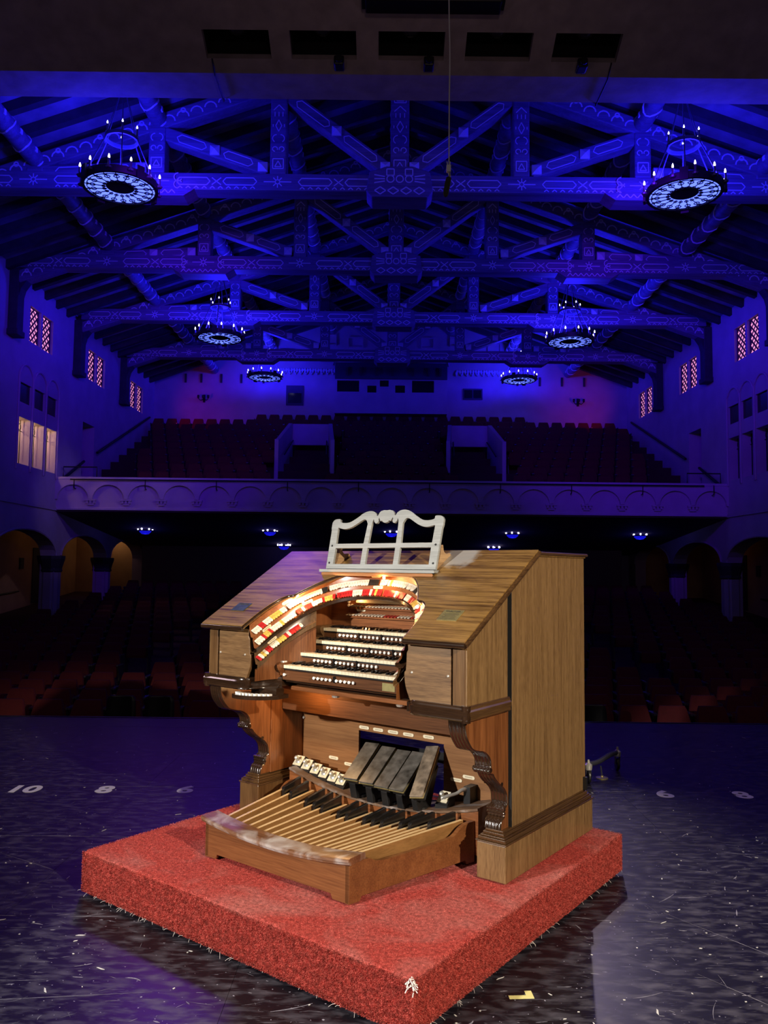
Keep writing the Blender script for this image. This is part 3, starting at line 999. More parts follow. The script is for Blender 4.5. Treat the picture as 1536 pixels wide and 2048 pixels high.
def make_truss():
    t = thing('roof_truss', 'x', 'roof truss', (XC, 0, 0), 0, 'painted timber roof trusses')
    hwid = 10.4
    bc = MB().box(-hwid, hwid, -TD / 2, TD / 2, Z0, Z1).build('bottom_chord', M_TIMB, t, bevel=0.02)
    # long line panels, X motifs and edge scallops painted on the chord
    pths = []
    for k in range(-4, 4):
        a0, a1 = k * BAY + 0.45, k * BAY + BAY - 0.45
        m = (a0 + a1) / 2
        for q0, q1 in ((a0, m - 0.14), (m + 0.14, a1)):
            pths.append(([(q0, Z0 + .19), (q0 + .07, Z0 + .27), (q1 - .07, Z0 + .27), (q1, Z0 + .19), (q1 - .07, Z0 + .11), (q0 + .07, Z0 + .11)], True))
        pths.append(([(m - .1, Z0 + .11), (m + .1, Z0 + .27)], False))
        pths.append(([(m - .1, Z0 + .27), (m + .1, Z0 + .11)], False))
        n = int((BAY - 0.9) / 0.16)
        for j in range(n):
            x = a0 + (j + .5) * (a1 - a0) / n
            pths.append(([(x - .05, Z0 + .03), (x, Z0 + .075), (x + .05, Z0 + .03)], False))
        # rosette at the post foot
        c = k * BAY
        for j in range(8):
            an = j * pi / 4
            pths.append(([(c + .05 * cos(an), Z0 + .19 + .05 * sin(an)), (c + (.30 if j % 4 == 0 else .13) * cos(an), Z0 + .19 + .13 * sin(an))], False))
        pths.append(([(c + .05 * cos(q * pi / 4), Z0 + .19 + .05 * sin(q * pi / 4)) for q in range(8)], True))
    ribbons(pths, 0.022, lambda x, z, d: (x, -TD / 2 - d, z)).build('painted_ornament', M_ORN, bc)['kind'] = 'stuff'
    for sg in (-1, 1):
        tc_ = MB().beam((0, 0, top_z(0) + 0.16), (sg * hwid, 0, top_z(sg * hwid) + 0.16), TD - 0.06, 0.34).build('top_chord', M_TIMB, t, bevel=0.02)
        sc = []
        for j in range(34):
            u = 0.25 + j * 0.3
            z = top_z(sg * u)
            sc.append((arc(sg * u, z + 0.10, 0.13, 180, 0, 6), False))
            if j % 3 == 0:
                sc.append((arc(sg * u, z + 0.24, 0.05, 0, 300, 5), True))
        ribbons(sc, 0.03, lambda x, z, d: (x, -TD / 2 + 0.03 - d, z)).build('painted_scallops', M_ORN, tc_)['kind'] = 'stuff'
    for k in range(-3, 4):
        u = k * BAY
        wd = 0.40 if k == 0 else 0.36
        L = top_z(u) - Z1 + 0.05
        p_ = MB().box(u - wd / 2, u + wd / 2, -TD / 2 + 0.02, TD / 2 - 0.02, Z1, Z1 + L).build('post', M_TIMB, t, bevel=0.03)
        ribbons(motif_column(L, wd * 0.40), 0.02, lambda x, z, d, u=u: (u + x, -TD / 2 + 0.02 - d, Z1 + z)).build('painted_ornament', M_ORN, p_)['kind'] = 'stuff'
        if k == 0:
            c = MB().prism([(-0.72, Z0 - .02), (-0.60, Z0 - .16), (0.60, Z0 - .16), (0.72, Z0 - .02), (0.66, Z1 + .02), (0.3, Z1 + .14), (-0.3, Z1 + .14), (-0.66, Z1 + .02)], [], lambda a_, b_, d: (a_, d, b_), -TD / 2 - 0.09, TD / 2 + 0.09).build('centre_block', M_TIMB, t, bevel=0.02)
            pp = [([(q - .12, Z0 - .02), (q, Z0 + .06), (q + .12, Z0 - .02), (q, Z0 - .10)], True) for q in (-.42, -.14, .14, .42)]
            pp += [(arc(q, Z0 + .24, .08, 0, 330, 8), True) for q in (-.2, 0, .2)]
            pp += [([(sg * .32, Z0 + .24 + j * .05), (sg * .55, Z0 + .24 + j * .09)], False) for sg in (-1, 1) for j in (-1, 0, 1)]
            pp += [([(sg * .2 + a_, Z1 + .0 + b_) for a_, b_ in ((-.08, -.06), (.08, -.06), (.08, .08), (-.08, .08))], True) for sg in (-1, 1)]
            ribbons(pp, 0.024, lambda x, z, d: (x, -TD / 2 - 0.09 - d, z)).build('painted_ornament', M_ORN, c)['kind'] = 'stuff'
        elif abs(k) == 2:
            c = MB().prism([(u - .85, Z0), (u - .62, Z0 - .15), (u + .62, Z0 - .15), (u + .85, Z0), (u + .85, Z0 + .02), (u - .85, Z0 + .02)], [], lambda a_, b_, d: (a_, d, b_), -TD / 2 - 0.03, TD / 2 + 0.03).build('side_corbel', M_TIMB, t, bevel=0.015)
            pp = []
            for sg in (-1, 1):
                pp += [(arc(u + sg * .5, Z0 + .26, .09, 90, 330, 8), False), (arc(u + sg * .5, Z0 + .10, .09, 30, 270, 8), False)]
            pp += [([(u - .15 + q * .15, Z0 - .1), (u - .08 + q * .15, Z0 - .02), (u - .01 + q * .15, Z0 - .1)], False) for q in (-3, -2, -1, 0, 1, 2, 3)]
            ribbons(pp, 0.022, lambda x, z, d: (x, -TD / 2 - 0.034 - d, z)).build('painted_ornament', M_ORN, c)['kind'] = 'stuff'
    for k in range(0, 3):
        for sg in (-1, 1):
            p0 = Vector((sg * (k * BAY + 0.22), 0, Z1 + 0.12))
            p1 = Vector((sg * ((k + 1) * BAY - 0.1), 0, top_z((k + 1) * BAY) - 0.05))
            d_ = MB().beam(p0, p1, 0.30, TD - 0.1, (0, 1, 0)).build('diagonal', M_TIMB, t, bevel=0.03)
            dv = (p1 - p0)
            L = dv.length
            dv.normalize()
            nv = Vector((-dv.z, 0, dv.x))

            def fnd(a_, b_, dd, p0=p0, dv=dv, nv=nv):
                q = p0 + dv * a_ + nv * b_
                return (q.x, -TD / 2 + 0.05 - dd, q.z)
            pp = []
            for q0, q1 in ((0.35, L / 2 - .2), (L / 2 + .2, L - .35)):
                pp.append(([(q0, 0), (q0 + .08, .085), (q1 - .08, .085), (q1, 0), (q1 - .08, -.085), (q0 + .08, -.085)], True))
            ribbons(pp, 0.018, fnd).build('painted_ornament', M_ORN, d_)['kind'] = 'stuff'
            for s_ in (0.12, L / 2):
                c = p0 + dv * s_
                bs = MB()
                y = -TD / 2 + 0.05
                h_ = 0.105
                bs.add([(c.x - h_, y - .03, c.z - h_), (c.x + h_, y - .03, c.z - h_), (c.x + h_, y - .03, c.z + h_), (c.x - h_, y - .03, c.z + h_), (c.x, y - .10, c.z),
                        (c.x - h_, y + .02, c.z - h_), (c.x + h_, y + .02, c.z - h_), (c.x + h_, y + .02, c.z + h_), (c.x - h_, y + .02, c.z + h_)],
                       [(0, 1, 4), (1, 2, 4), (2, 3, 4), (3, 0, 4), (0, 5, 6, 1), (1, 6, 7, 2), (2, 7, 8, 3), (3, 8, 5, 0), (5, 8, 7, 6)])
                bs.build('boss', M_ORN, t)
    return t


truss = make_truss()
for k, d in enumerate(TR):
    t = truss if k == 0 else copy_tree(truss)
    t.location = (XC, d, 0)
    t['label'] = ['bright blue-lit painted timber truss nearest the stage, behind the hanging microphone',
                  'dark-faced painted timber truss, second from the stage, with blue-lit underside',
                  'third painted timber truss from the stage, just above the middle chandelier pair',
                  'farthest, darkest timber truss, right before the back gable wall'][k]

# ---- front-of-house header: sloped soffit with five lighting ports
SA = radians(24)


def slp(u, v, d):
    return (u, 12.3 - v * cos(SA) + d * sin(SA), 9.66 + v * sin(SA) + d * cos(SA))


ports = [rect(x, x + 1.03, 0.245, 0.70) for x in (-2.885, -1.535, -0.158, 1.206, 2.58)]
hd = struct(MB().prism([(XL - .3, 0), (XR + .3, 0), (XR + .3, 3.4), (XL - .3, 3.4)], ports, slp, 0, 0.12).build('ceiling_header', M_HEAD))
MB().prism([(XL - .3, 12.3), (XR + .3, 12.3), (XR + .3, 13.0), (XL - .3, 13.0)], [], lambda u, v, d: (u, v, 9.66 + d), 0, 0.15).build('soffit', M_HEAD, hd)
MB().box(XL - .3, XR + .3, 12.85, 13.0, 9.81, 13.6).build('rear_face', M_HEAD, hd)
for k, x in enumerate((-2.885, -1.535, -0.158, 1.206, 2.58)):
    b = MB()
    for (u0, u1, v0, v1) in ((-0.03, 0, 0.2, 0.75), (1.03, 1.06, 0.2, 0.75), (-0.03, 1.06, 0.2, 0.245), (-0.03, 1.06, 0.70, 0.75)):
        b.prism(rect(x + u0, x + u1, v0, v1), [], slp, 0.12, 0.8)
    b.prism(rect(x - .03, x + 1.06, 0.2, 0.75), [], slp, 0.8, 0.83)
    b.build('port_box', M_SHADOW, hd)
    t = thing('stage_spotlight', 'dark stage spotlight inside the %s ceiling port from the left' % ORD[k + 1], 'spotlight', slp(x + 0.5, 0.47, 0.45), 0, 'spotlights in the ceiling ports')
    Rm = Matrix.Rotation(radians(115), 4, 'X')
    MB().lathe([(0.10, -0.25), (0.13, -0.2), (0.13, 0.05), (0.15, 0.12), (0.15, 0.2)], 14, Rm).build('housing', M_BLACK, t, smooth=40)
    MB().lathe([(0.13, 0.19), (0.12, 0.215), (0.06, 0.235), (0.001, 0.24)], 14, Rm).build('lens', plain('lens_glass', (0.05, 0.05, 0.07), 0.1, coat=1.0), t, smooth=50)
    MB().tube([(-0.2, 0, 0.02), (-0.2, 0.02, 0.28), (0.2, 0.02, 0.28), (0.2, 0, 0.02)], 0.015, 6).build('yoke', M_BLACK, t)
    if k in (1, 2, 4):
        xx = x + (0.75, 0.8, 0.5)[(1, 2, 4).index(k)]
        t2 = thing('hanging_fixture', 'small black fixture hanging below the %s ceiling port from the left' % ORD[k + 1], 'light fixture', slp(xx, 0.2, 0), 0)
        MB().box(-0.08, 0.08, -0.1, 0.1, -0.09, 0.06).build('body', M_BLACK, t2, bevel=0.02)
        MB().lathe([(0.05, 0), (0.06, 0.06)], 10, Matrix.Translation((0.0, -0.1, -0.03)) @ Matrix.Rotation(pi / 2, 4, 'X')).build('barrel', M_BLACK, t2)
t = thing('lighting_batten', 'black lighting batten at the top edge, above the middle port', 'batten', slp(0.65, 1.10, -0.16))
MB().box(-1.0, 1.0, -0.25, 0.05, -0.02, 0.12).build('housing', M_BLACK, t, bevel=0.02)
MB().box(-1.05, -1.0, -0.2, 0.0, 0.02, 0.10).build('end_cap', M_BLACK, t)
MB().box(1.0, 1.05, -0.2, 0.0, 0.02, 0.10).build('end_cap', M_BLACK, t)
for x, nm in ((-2.80, 'left'), (3.54, 'right')):
    q0 = Vector(slp(x, 0.25, -0.02))
    tag(MB().tube([q0, (x, 12.3, 9.62), (x, 13.02, 9.62), (x, 13.03, 9.9)], 0.012, 5).build('hanging_cable', M_BLACK), 'thin black cable dropping from the %smost ceiling port' % nm, 'cable')

# ---- balcony
def balc_floor(k):
    return 3.62 + 0.40 * k


BD0, BP = 25.35, 0.92
bal = bpy.data.objects.new('balcony', None)
COL.objects.link(bal)
struct(bal)
MB().box(XL, XR, 25.0, 25.2, 3.47, 4.44).build('parapet', M_BALC, bal)
MB().box(XL, XR, 24.90, 25.24, 4.40, 4.49).build('parapet_cap', M_BALC, bal, bevel=0.02)
MB().box(XL, XR, 24.93, 25.0, 3.44, 3.52).build('parapet_base', M_BALC, bal, bevel=0.015)
AP = (XR - XL) / 19
for k in range(19):
    x0 = XL + k * AP
    c = x0 + AP / 2
    r = AP / 2 - 0.06
    out = [(x0, 3.78), (c - r, 3.78)] + arc(c, 3.78, r, 180, 0, 12, 0.47) + [(x0 + AP, 3.78), (x0 + AP, 4.40), (x0, 4.40)]
    MB().prism(out, [], lambda u, v, d: (u, 25.0 - d, v), 0.0, 0.10).build('arcade_panel', M_BALC, bal)
    if k:
        cb = MB()
        cb.box(x0 - .17, x0 + .17, 24.90, 25.0, 3.74, 3.79)
        for q in (-.11, 0, .11):
            cb.box(x0 + q - .035, x0 + q + .035, 24.92, 25.0, 3.66, 3.74)
        cb.box(x0 - .10, x0 + .10, 24.94, 25.0, 3.60, 3.66)
        cb.build('corbel', M_BALC, bal)
b = MB()
b.tube([(XL + .5, 24.82, 4.40), (XR - .8, 24.82, 4.40)], 0.022, 6)
rail = tag(b.build('balcony_rail', M_IRON), 'long thin iron pipe rail along the balcony front', 'rail')
for k in range(10):
    x = XL + 0.62 + k * 2 * AP
    MB().tube([(x, 24.98, 4.12), (x, 24.86, 4.12), (x, 24.82, 4.18), (x, 24.82, 4.42)], 0.016, 5).build('rail_hook', M_IRON, rail)
# soffit under the balcony, stepped tiers above it, wall below it
st = MB()
prof = [(25.2, 3.50)]
for k in range(11):
    prof += [(BD0 + k * BP - 0.1, balc_floor(k)), (BD0 + (k + 1) * BP - 0.1, balc_floor(k))]
prof += [(DB, balc_floor(10)), (DB, 2.42), (33.0, 2.60), (25.2, 3.40)]
st.prism(prof, [], lambda u, v, d: (d, u, v), XL, XR)
st.build('tiers', M_CARPETD, bal)
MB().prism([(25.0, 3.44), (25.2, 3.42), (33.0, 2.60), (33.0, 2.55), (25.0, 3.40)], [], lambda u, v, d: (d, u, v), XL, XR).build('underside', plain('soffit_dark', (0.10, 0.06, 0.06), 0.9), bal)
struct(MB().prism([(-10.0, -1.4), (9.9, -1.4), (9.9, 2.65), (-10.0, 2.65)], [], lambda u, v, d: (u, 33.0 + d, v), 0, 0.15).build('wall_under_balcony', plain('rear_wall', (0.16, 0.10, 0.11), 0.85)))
# wall hand-rails and corner guards on the balcony
for X, sg, nm in ((XL, -1, 'left'), (XR, 1, 'right')):
    s_ = -sg
    b = MB()
    b.tube([(X + s_ * .1, 28.15, 5.72), (X + s_ * .1, 34.3, 8.18)], 0.045, 6)
    b.tube([(X + s_ * .1, 25.35, 4.5), (X + s_ * .1, 26.95, 5.25)], 0.045, 6)
    tag(b.build('handrail', M_IRON), 'sloping dark handrail on the %s balcony wall' % nm, 'handrail')
    b = MB().tube([(X + s_ * .08, 25.3, 4.5), (X + s_ * .08, 25.3, 4.85), (X + s_ * 1.15, 25.3, 4.85), (X + s_ * 1.15, 25.3, 4.5)], 0.022, 6)
    tag(b.build('corner_guard', M_IRON), 'low iron corner guard at the %s end of the balcony' % nm, 'guard rail')

# vomitories
for cx, nm in ((-2.93, 'left'), (3.37, 'right')):
    t = thing('vomitory', 'pale stair entrance box in the %s half of the balcony seats' % nm, 'stair entrance', (cx, 30.6, 5.4))
    MB().box(-0.72, 0.72, 0.6, 0.75, 1.15, 2.0).build('back_panel', M_PLAS, t, bevel=0.02)
    MB().box(-0.70, 0.70, 0.75, 2.2, 1.85, 1.98).build('roof', M_PLAS, t)
    for q in (-1, 1):
        pr = [(-1.7, -0.7), (0.75, 0.0), (0.75, 2.0), (0.5, 2.0), (-1.5, 1.05), (-1.7, 1.0)]
        MB().prism(pr, [], lambda u, v, d, q=q: (q * (0.72 + d + max(0, -u) * 0.14), u, v), 0, 0.14).build('side_wall', M_PLAS, t)
        MB().tube([(q * 0.66, 0.4, 1.3), (q * 0.78, -1.3, 0.5)], 0.025, 6).build('handrail', M_IRON, t)
    MB().box(-0.7, 0.7, 1.9, 2.0, -1.0, 1.85).build('passage', M_SHADOW, t)

# ---- seats
def seat_parts():
    back = MB()
    rows = []
    for (z, hw_, y, th) in ((0.40, 0.255, 0.00, 0.07), (0.46, 0.262, 0.005, 0.09), (0.65, 0.245, 0.05, 0.09), (0.83, 0.205, 0.10, 0.075), (0.875, 0.185, 0.115, 0.05)):
        pts = []
        for t in range(12):
            an = 2 * pi * t / 12 + pi / 12
            cx = max(-1, min(1, 1.35 * cos(an))) * hw_
            cy = max(-1, min(1, 1.35 * sin(an))) * th / 2
            pts.append((cx, y + cy, z))
        rows.append(pts)
    back.grid(rows, True)
    back.f.append(tuple(range(48, 60)))
    seat = MB()
    rows = []
    for (z, hw_, y, th) in ((0.36, 0.22, -0.10, 0.08), (0.42, 0.235, -0.10, 0.11), (0.58, 0.235, -0.06, 0.11), (0.64, 0.22, -0.045, 0.07)):
        pts = []
        for t in range(12):
            an = 2 * pi * t / 12 + pi / 12
            pts.append((max(-1, min(1, 1.35 * cos(an))) * hw_, y + max(-1, min(1, 1.35 * sin(an))) * th / 2, z))
        rows.append(pts)
    seat.grid(rows, True)
    seat.f.append(tuple(range(36, 48)))
    seat.f.append(tuple(range(11, -1, -1)))
    arms, pads = [], []
    for q in (-1, 1):
        a_ = MB()
        a_.prism([(-0.14, 0), (0.14, 0), (0.06, 0.30), (0.10, 0.60), (-0.20, 0.60), (-0.10, 0.35)], [], lambda u, v, d, q=q: (q * 0.268 + d, u, v), -0.014, 0.014)
        arms.append(a_)
        p_ = MB().box(q * 0.268 - 0.017, q * 0.268 + 0.017, -0.22, 0.10, 0.60, 0.63)
        pads.append(p_)
    return back, seat, arms, pads


sb, ss, sa, spd = seat_parts()
seat_proto_meshes = [('backrest', sb.mesh('backrest', 50), M_SEATF), ('seat_cushion', ss.mesh('seat_cushion', 50), M_SEATF)]
for q in (0, 1):
    seat_proto_meshes.append(('arm_standard', sa[q].mesh('arm_standard'), M_SEATD))
    seat_proto_meshes.append(('arm_pad', spd[q].mesh('arm_pad'), M_ARMP))
for n_, me_, m_ in seat_proto_meshes:
    me_.materials.append(m_)


def joined_seat():
    j = MB()
    mats = []
    for src, mi in ((sb, 0), (ss, 0), (sa[0], 1), (sa[1], 1), (spd[0], 2), (spd[1], 2)):
        j.add(src.v, src.f)
        mats += [mi] * len(src.f)
    return j, mats


js, jm = joined_seat()
js_me = bpy.data.meshes.new('theatre_seat')
js_me.from_pydata(js.v, [], js.f)
for m_ in (M_SEATF, M_SEATD, M_ARMP):
    js_me.materials.append(m_)
js_me.polygons.foreach_set('material_index', jm)
js_me.update()


def project(P):
    d_ = Vector(P) - Vector((0, 0, EYE))
    z = d_.dot(fwd)
    return 768 + F_PX * d_.dot(r2) / z, 1024 - F_PX * d_.dot(u2) / z


def stuff_seats(name, spots, label):
    if not spots:
        return
    vv, ff, mi = [], [], []
    for (x, y, z) in spots:
        n = len(vv)
        vv += [(a_ + x, b_ + y, c_ + z) for a_, b_, c_ in js.v]
        ff += [tuple(i + n for i in f) for f in js.f]
        mi += jm
    me = bpy.data.meshes.new(name)
    me.from_pydata(vv, [], ff)
    for m_ in (M_SEATF, M_SEATD, M_ARMP):
        me.materials.append(m_)
    me.polygons.foreach_set('material_index', mi)
    me.update()
    o = bpy.data.objects.new(name, me)
    COL.objects.link(o)
    tag(o, label, 'seats', kind='stuff')


SW = 0.575
main, rest = [], []
for k in range(20):
    d = 11.8 + k * 1.02
    xs = [XC + (j + (0.5 if k % 2 else 0)) * SW for j in range(-18, 19)]
    vis_l, vis_r = [], []
    for x in xs:
        if x < XL + 0.5 or x > XR - 0.5:
            continue
        if abs(abs(x - XC) - 5.2) < 0.55 and k > 3:      # aisles
            continue
        z = aud_z(d)
        px, py = project((x, d + 0.1, z + 0.8))
        if -20 < px < 428:
            vis_l.append((x, d, z))
        elif 1172 < px < 1560:
            vis_r.append((x, d, z))
        else:
            rest.append((x, d, z))
    vis_r.reverse()
    for nm, lst in (('left', vis_l), ('right', vis_r)):
        for i, s_ in enumerate(lst):
            main.append((k, nm, i + 1, s_))
main.sort(key=lambda q: q[0])
rest += [q[3] for q in main[300:]]
for (k, nm, i, (x, y, z)) in main[:300]:
    lb = 'dark red seat, %s row, %s of the organ, %s from the photo edge' % (('front' if k == 0 else ORD[k + 1]), nm, ORD[i])
    if k < 6:
        t = thing('theatre_chair', lb, 'seat', (x, y, z), 0, 'dark red theatre seats on the main floor')
        for n_, me_, m_ in seat_proto_meshes:
            ob(n_, me_, None, t)
    else:
        o = ob('theatre_chair', js_me, None, None, loc=(x, y, z))
        tag(o, lb, 'seat', 'dark red theatre seats on the main floor')
stuff_seats('distant_seats', rest, 'remaining rows of dark red seats hidden behind and far beyond the organ')

bmain, brest = [], []
for k in range(11):
    d = BD0 + k * BP + 0.35
    z = balc_floor(k)
    xs = [XC + (j + (0.5 if k % 2 else 0)) * SW for j in range(-18, 19)]
    for x in xs:
        if x < XL + (0.6 if k < 8 else 0.4) + max(0, (8 - k)) * 0.18 or x > XR - 0.6 - max(0, (8 - k)) * 0.18:
            continue
        if k == 10 and (x < -5.9 or x > 6.4):
            continue
        if 2 <= k <= 7 and (abs(x + 2.93) < 1.35 or abs(x - 3.37) < 1.35):
            continue
        if k < 2 and (abs(x + 2.93) < 0.9 or abs(x - 3.37) < 0.9):
            continue
        if k >= 1:
            bmain.append((k, x, d, z))
        else:
            brest.append((x, d, z))
bmain.sort(key=lambda q: -q[0])
brest += [q[1:] for q in bmain[300:]]
rowcount = {}
for (k, x, d, z) in bmain[:300]:
    rowcount[k] = rowcount.get(k, 0) + 1
    o = ob('auditorium_chair', js_me, None, None, loc=(x, d, z))
    rw = 'back row' if k == 10 else ORD[11 - k] + ' row from the back'
    tag(o, 'dark balcony seat, %s, %s from the left' % (rw, ORD[rowcount[k]]), 'seat', 'dark red seats on the balcony')
stuff_seats('front_balcony_seats', brest, 'front rows of dark balcony seats behind the balcony parapet')

# ---- two black chairs (and a third behind the organ) in front of the first row
def make_chair():
    t = thing('stacking_chair', 'x', 'chair', (0, 0, 0), 0, 'black chairs before the first row')
    rows = []
    for (z, hw_, y) in ((0.50, 0.20, 0.18), (0.62, 0.215, 0.19), (0.95, 0.20, 0.22), (1.01, 0.185, 0.225), (1.03, 0.15, 0.228)):
        rows.append([(hw_ * lerp(-1, 1, i / 6), y - 0.03 * (1 - abs(lerp(-1, 1, i / 6))) * -1, z) for i in range(7)])
    b = MB().grid(rows)
    o = b.build('backrest', M_BLACK, t, smooth=60)
    s_ = o.modifiers.new('solid', 'SOLIDIFY')
    s_.thickness = 0.02
    MB().prism([(-.21, -.2), (.21, -.2), (.22, .0), (.19, .19), (-.19, .19), (-.22, .0)], [], lambda u, v, d: (u, v, 0.44 + d), 0, 0.03).build('seat', M_BLACK, t, bevel=0.01)
    for q in (-1, 1):
        MB().tube([(q * .2, -.19, 0.44), (q * .22, -.22, 0)], 0.013, 6).build('leg', M_IRONB, t)
        MB().tube([(q * .19, .17, 0.60), (q * .19, .16, 0.44), (q * .21, .26, 0)], 0.013, 6).build('leg', M_IRONB, t)
    return t


ch = make_chair()
for k, (x, d, lb) in enumerate(((-3.66, 11.1, 'black plastic chair back left of the organ, the left one of a pair'), (-3.12, 11.1, 'black plastic chair back left of the organ, the right one of a pair'), (2.86, 10.75, 'black chair mostly hidden behind the organ cabinet on the right'))):
    t = ch if k == 0 else copy_tree(ch)
    t.location = (x, d, -1.15)
    t['label'] = lb

# ---- chandeliers
def make_chandelier():
    t = thing('chandelier', 'x', 'chandelier', (0, 0, 0), 0, 'iron ring chandeliers in the hall')
    R_ = 0.68
    MB().lathe([(0.24, 0.02), (R_ - .03, 0.0), (R_ - .03, 0.012), (0.24, 0.032)], 40, cap=False).build('glass_disc', M_DISC, t, smooth=60)
    MB().lathe([(0.001, 0.02), (0.23, 0.0), (0.26, 0.01), (0.26, 0.045), (0.001, 0.05)], 32).build('centre_boss', M_IRON, t, smooth=40)
    MB().lathe([(R_ - .04, -0.02), (R_ + .02, -0.02), (R_ + .03, 0.11), (R_ - .02, 0.11), (R_ - .04, -0.02)], 40, cap=False).build('band', M_IRON, t, smooth=40)
    tr = MB()
    for k in range(18):
        an = 2 * pi * k / 18
        e, n_ = Vector((cos(an), sin(an), 0)), Vector((-sin(an), cos(an), 0))
        tr.tube([e * 0.25 + Vector((0, 0, -.012)), e * (R_ - .04) + Vector((0, 0, -.02))], 0.0095, 4)
        for q in (-1, 1):
            tr.tube([e * (0.44 + 0.16 * s_) + n_ * q * (0.055 * sin(pi * s_ * 1.4)) + Vector((0, 0, -.017)) for s_ in [j / 6 for j in range(7)]], 0.0095, 4)
            tr.tube([e * (0.30 + 0.035 * cos(s_)) + n_ * q * (0.035 * sin(s_)) + Vector((0, 0, -.014)) for s_ in [j * 0.9 for j in range(6)]], 0.0095, 4)
    tr.tube([(0.60 * cos(a_), 0.60 * sin(a_), -.02) for a_ in [2 * pi * j / 36 for j in range(36)]], 0.009, 4, closed=True)
    tr.build('iron_tracery', M_IRON, t)
    for k in range(12):
        an = 2 * pi * k / 12 + 0.2
        x, y = (R_ + 0.06) * cos(an), (R_ + 0.06) * sin(an)
        c = MB().lathe([(0.045, 0.02), (0.06, 0.05), (0.022, 0.055), (0.022, 0.20)], 8, Matrix.Translation((x, y, 0))).build('candle', M_IRONB, t)
        MB().lathe([(0.012, 0.20), (0.02, 0.225), (0.012, 0.27), (0.002, 0.29)], 8, Matrix.Translation((x, y, 0))).build('bulb', M_FLAME, c)
        if k % 3 == 0:
            M_ = Matrix.Rotation(an + 0.26, 4, 'Z') @ Matrix.Translation((R_ + 0.05, 0, 0.06))
            MB().box(-0.02, 0.02, -0.075, 0.075, -0.12, 0.12, M_).build('shield', M_IRON, t)
    MB().lathe([(0.28, 0.93), (0.31, 0.93), (0.31, 1.0), (0.28, 1.0), (0.28, 0.93)], 28, cap=False).build('upper_ring', M_IRONB, t, smooth=40)
    for k in range(6):
        an = 2 * pi * k / 6 + 0.5
        x, y = 0.31 * cos(an), 0.31 * sin(an)
        c = MB().lathe([(0.03, 0.99), (0.018, 1.02), (0.018, 1.14)], 8, Matrix.Translation((x, y, 0))).build('upper_candle', M_IRONB, t)
        MB().lathe([(0.012, 1.14), (0.016, 1.17), (0.002, 1.21)], 8, Matrix.Translation((x, y, 0))).build('bulb', M_SMALLB, c)
        MB().tube([(x, y, 0.95), (R_ * cos(an), R_ * sin(an), 0.1)], 0.013, 5).build('stay', M_IRONB, t)
        MB().tube([(x, y, 0.98), (0.06 * cos(an), 0.06 * sin(an), 1.9)], 0.008, 4).build('hanger', M_IRONB, t)
    MB().lathe([(0.01, 1.84), (0.10, 1.88), (0.10, 1.95), (0.03, 2.0), (0.02, 3.0)], 12).build('canopy', M_IRONB, t, smooth=40)
    return t


chd = make_chandelier()
nl = 0
for (d, z, dn) in ((14.7, 8.90, 'nearest'), (24.0, 8.72, 'middle'), (33.2, 9.72, 'farthest')):
    for x, sn in ((-5.10, 'left'), (5.68, 'right')):
        t = chd if nl == 0 else copy_tree(chd)
        nl += 1
        t.location = (x, d, z)
        t.rotation_euler = (0, 0, nl * 0.37)
        t['label'] = 'iron ring chandelier with blue-lit disc, %s of the three on the %s' % (dn, sn)
        pw = {14.7: 620, 24.0: 520, 33.2: 330}[d]
        light('chandelier_light', 'POINT', (x, d, z + 0.32), pw, (0.012, 0.006, 1.0), size=0.22)

# ---- small blue ceiling lamps under the balcony
def make_small():
    t = thing('ceiling_lamp', 'x', 'ceiling lamp', (0, 0, 0), 0, 'small blue lamps under the balcony')
    MB().lathe([(0.001, -0.14), (0.12, -0.13), (0.2, -0.06), (0.22, 0.0), (0.2, 0.0), (0.001, 0.0)], 14).build('bowl', M_BOWLB, t, smooth=60)
    MB().tube([(0.25 * cos(a_), 0.25 * sin(a_), 0.0) for a_ in [2 * pi * j / 20 for j in range(20)]], 0.02, 5, closed=True).build('ring', M_IRON, t)
    MB().tube([(0, 0, 0), (0, 0, 0.42)], 0.02, 6).build('stem', M_IRON, t)
    for k in range(6):
        an = 2 * pi * k / 6 + .3
        MB().ball((0.25 * cos(an), 0.25 * sin(an), 0.05), 0.03, 8, 6, 1.4).build('bulb', M_SMALLB, t)
    return t


sm = make_small()
for k, (x, d, z) in enumerate(((-8.55, 28.5, 2.98), (-4.07, 28.5, 2.98), (0.29, 28.5, 2.98), (4.63, 28.5, 2.98), (9.21, 28.5, 2.98), (-4.0, 32.0, 2.56), (4.45, 32.0, 2.56))):
    t = sm if k == 0 else copy_tree(sm)
    t.location = (x, d, z)
    t['label'] = 'small blue lamp under the balcony, ' + ['leftmost, beside the lit doorway', 'second from the left, above a lower lamp', 'middle one, seen through the music rack', 'fourth from the left, right of the music rack', 'rightmost, above the dark rear arches', 'lower rear one left of the music rack', 'lower rear one right of the music rack'][k]
    light('lamp_glow', 'POINT', (x, d, z - 0.22), 3.0, (0.01, 0.01, 1.0), size=0.08)

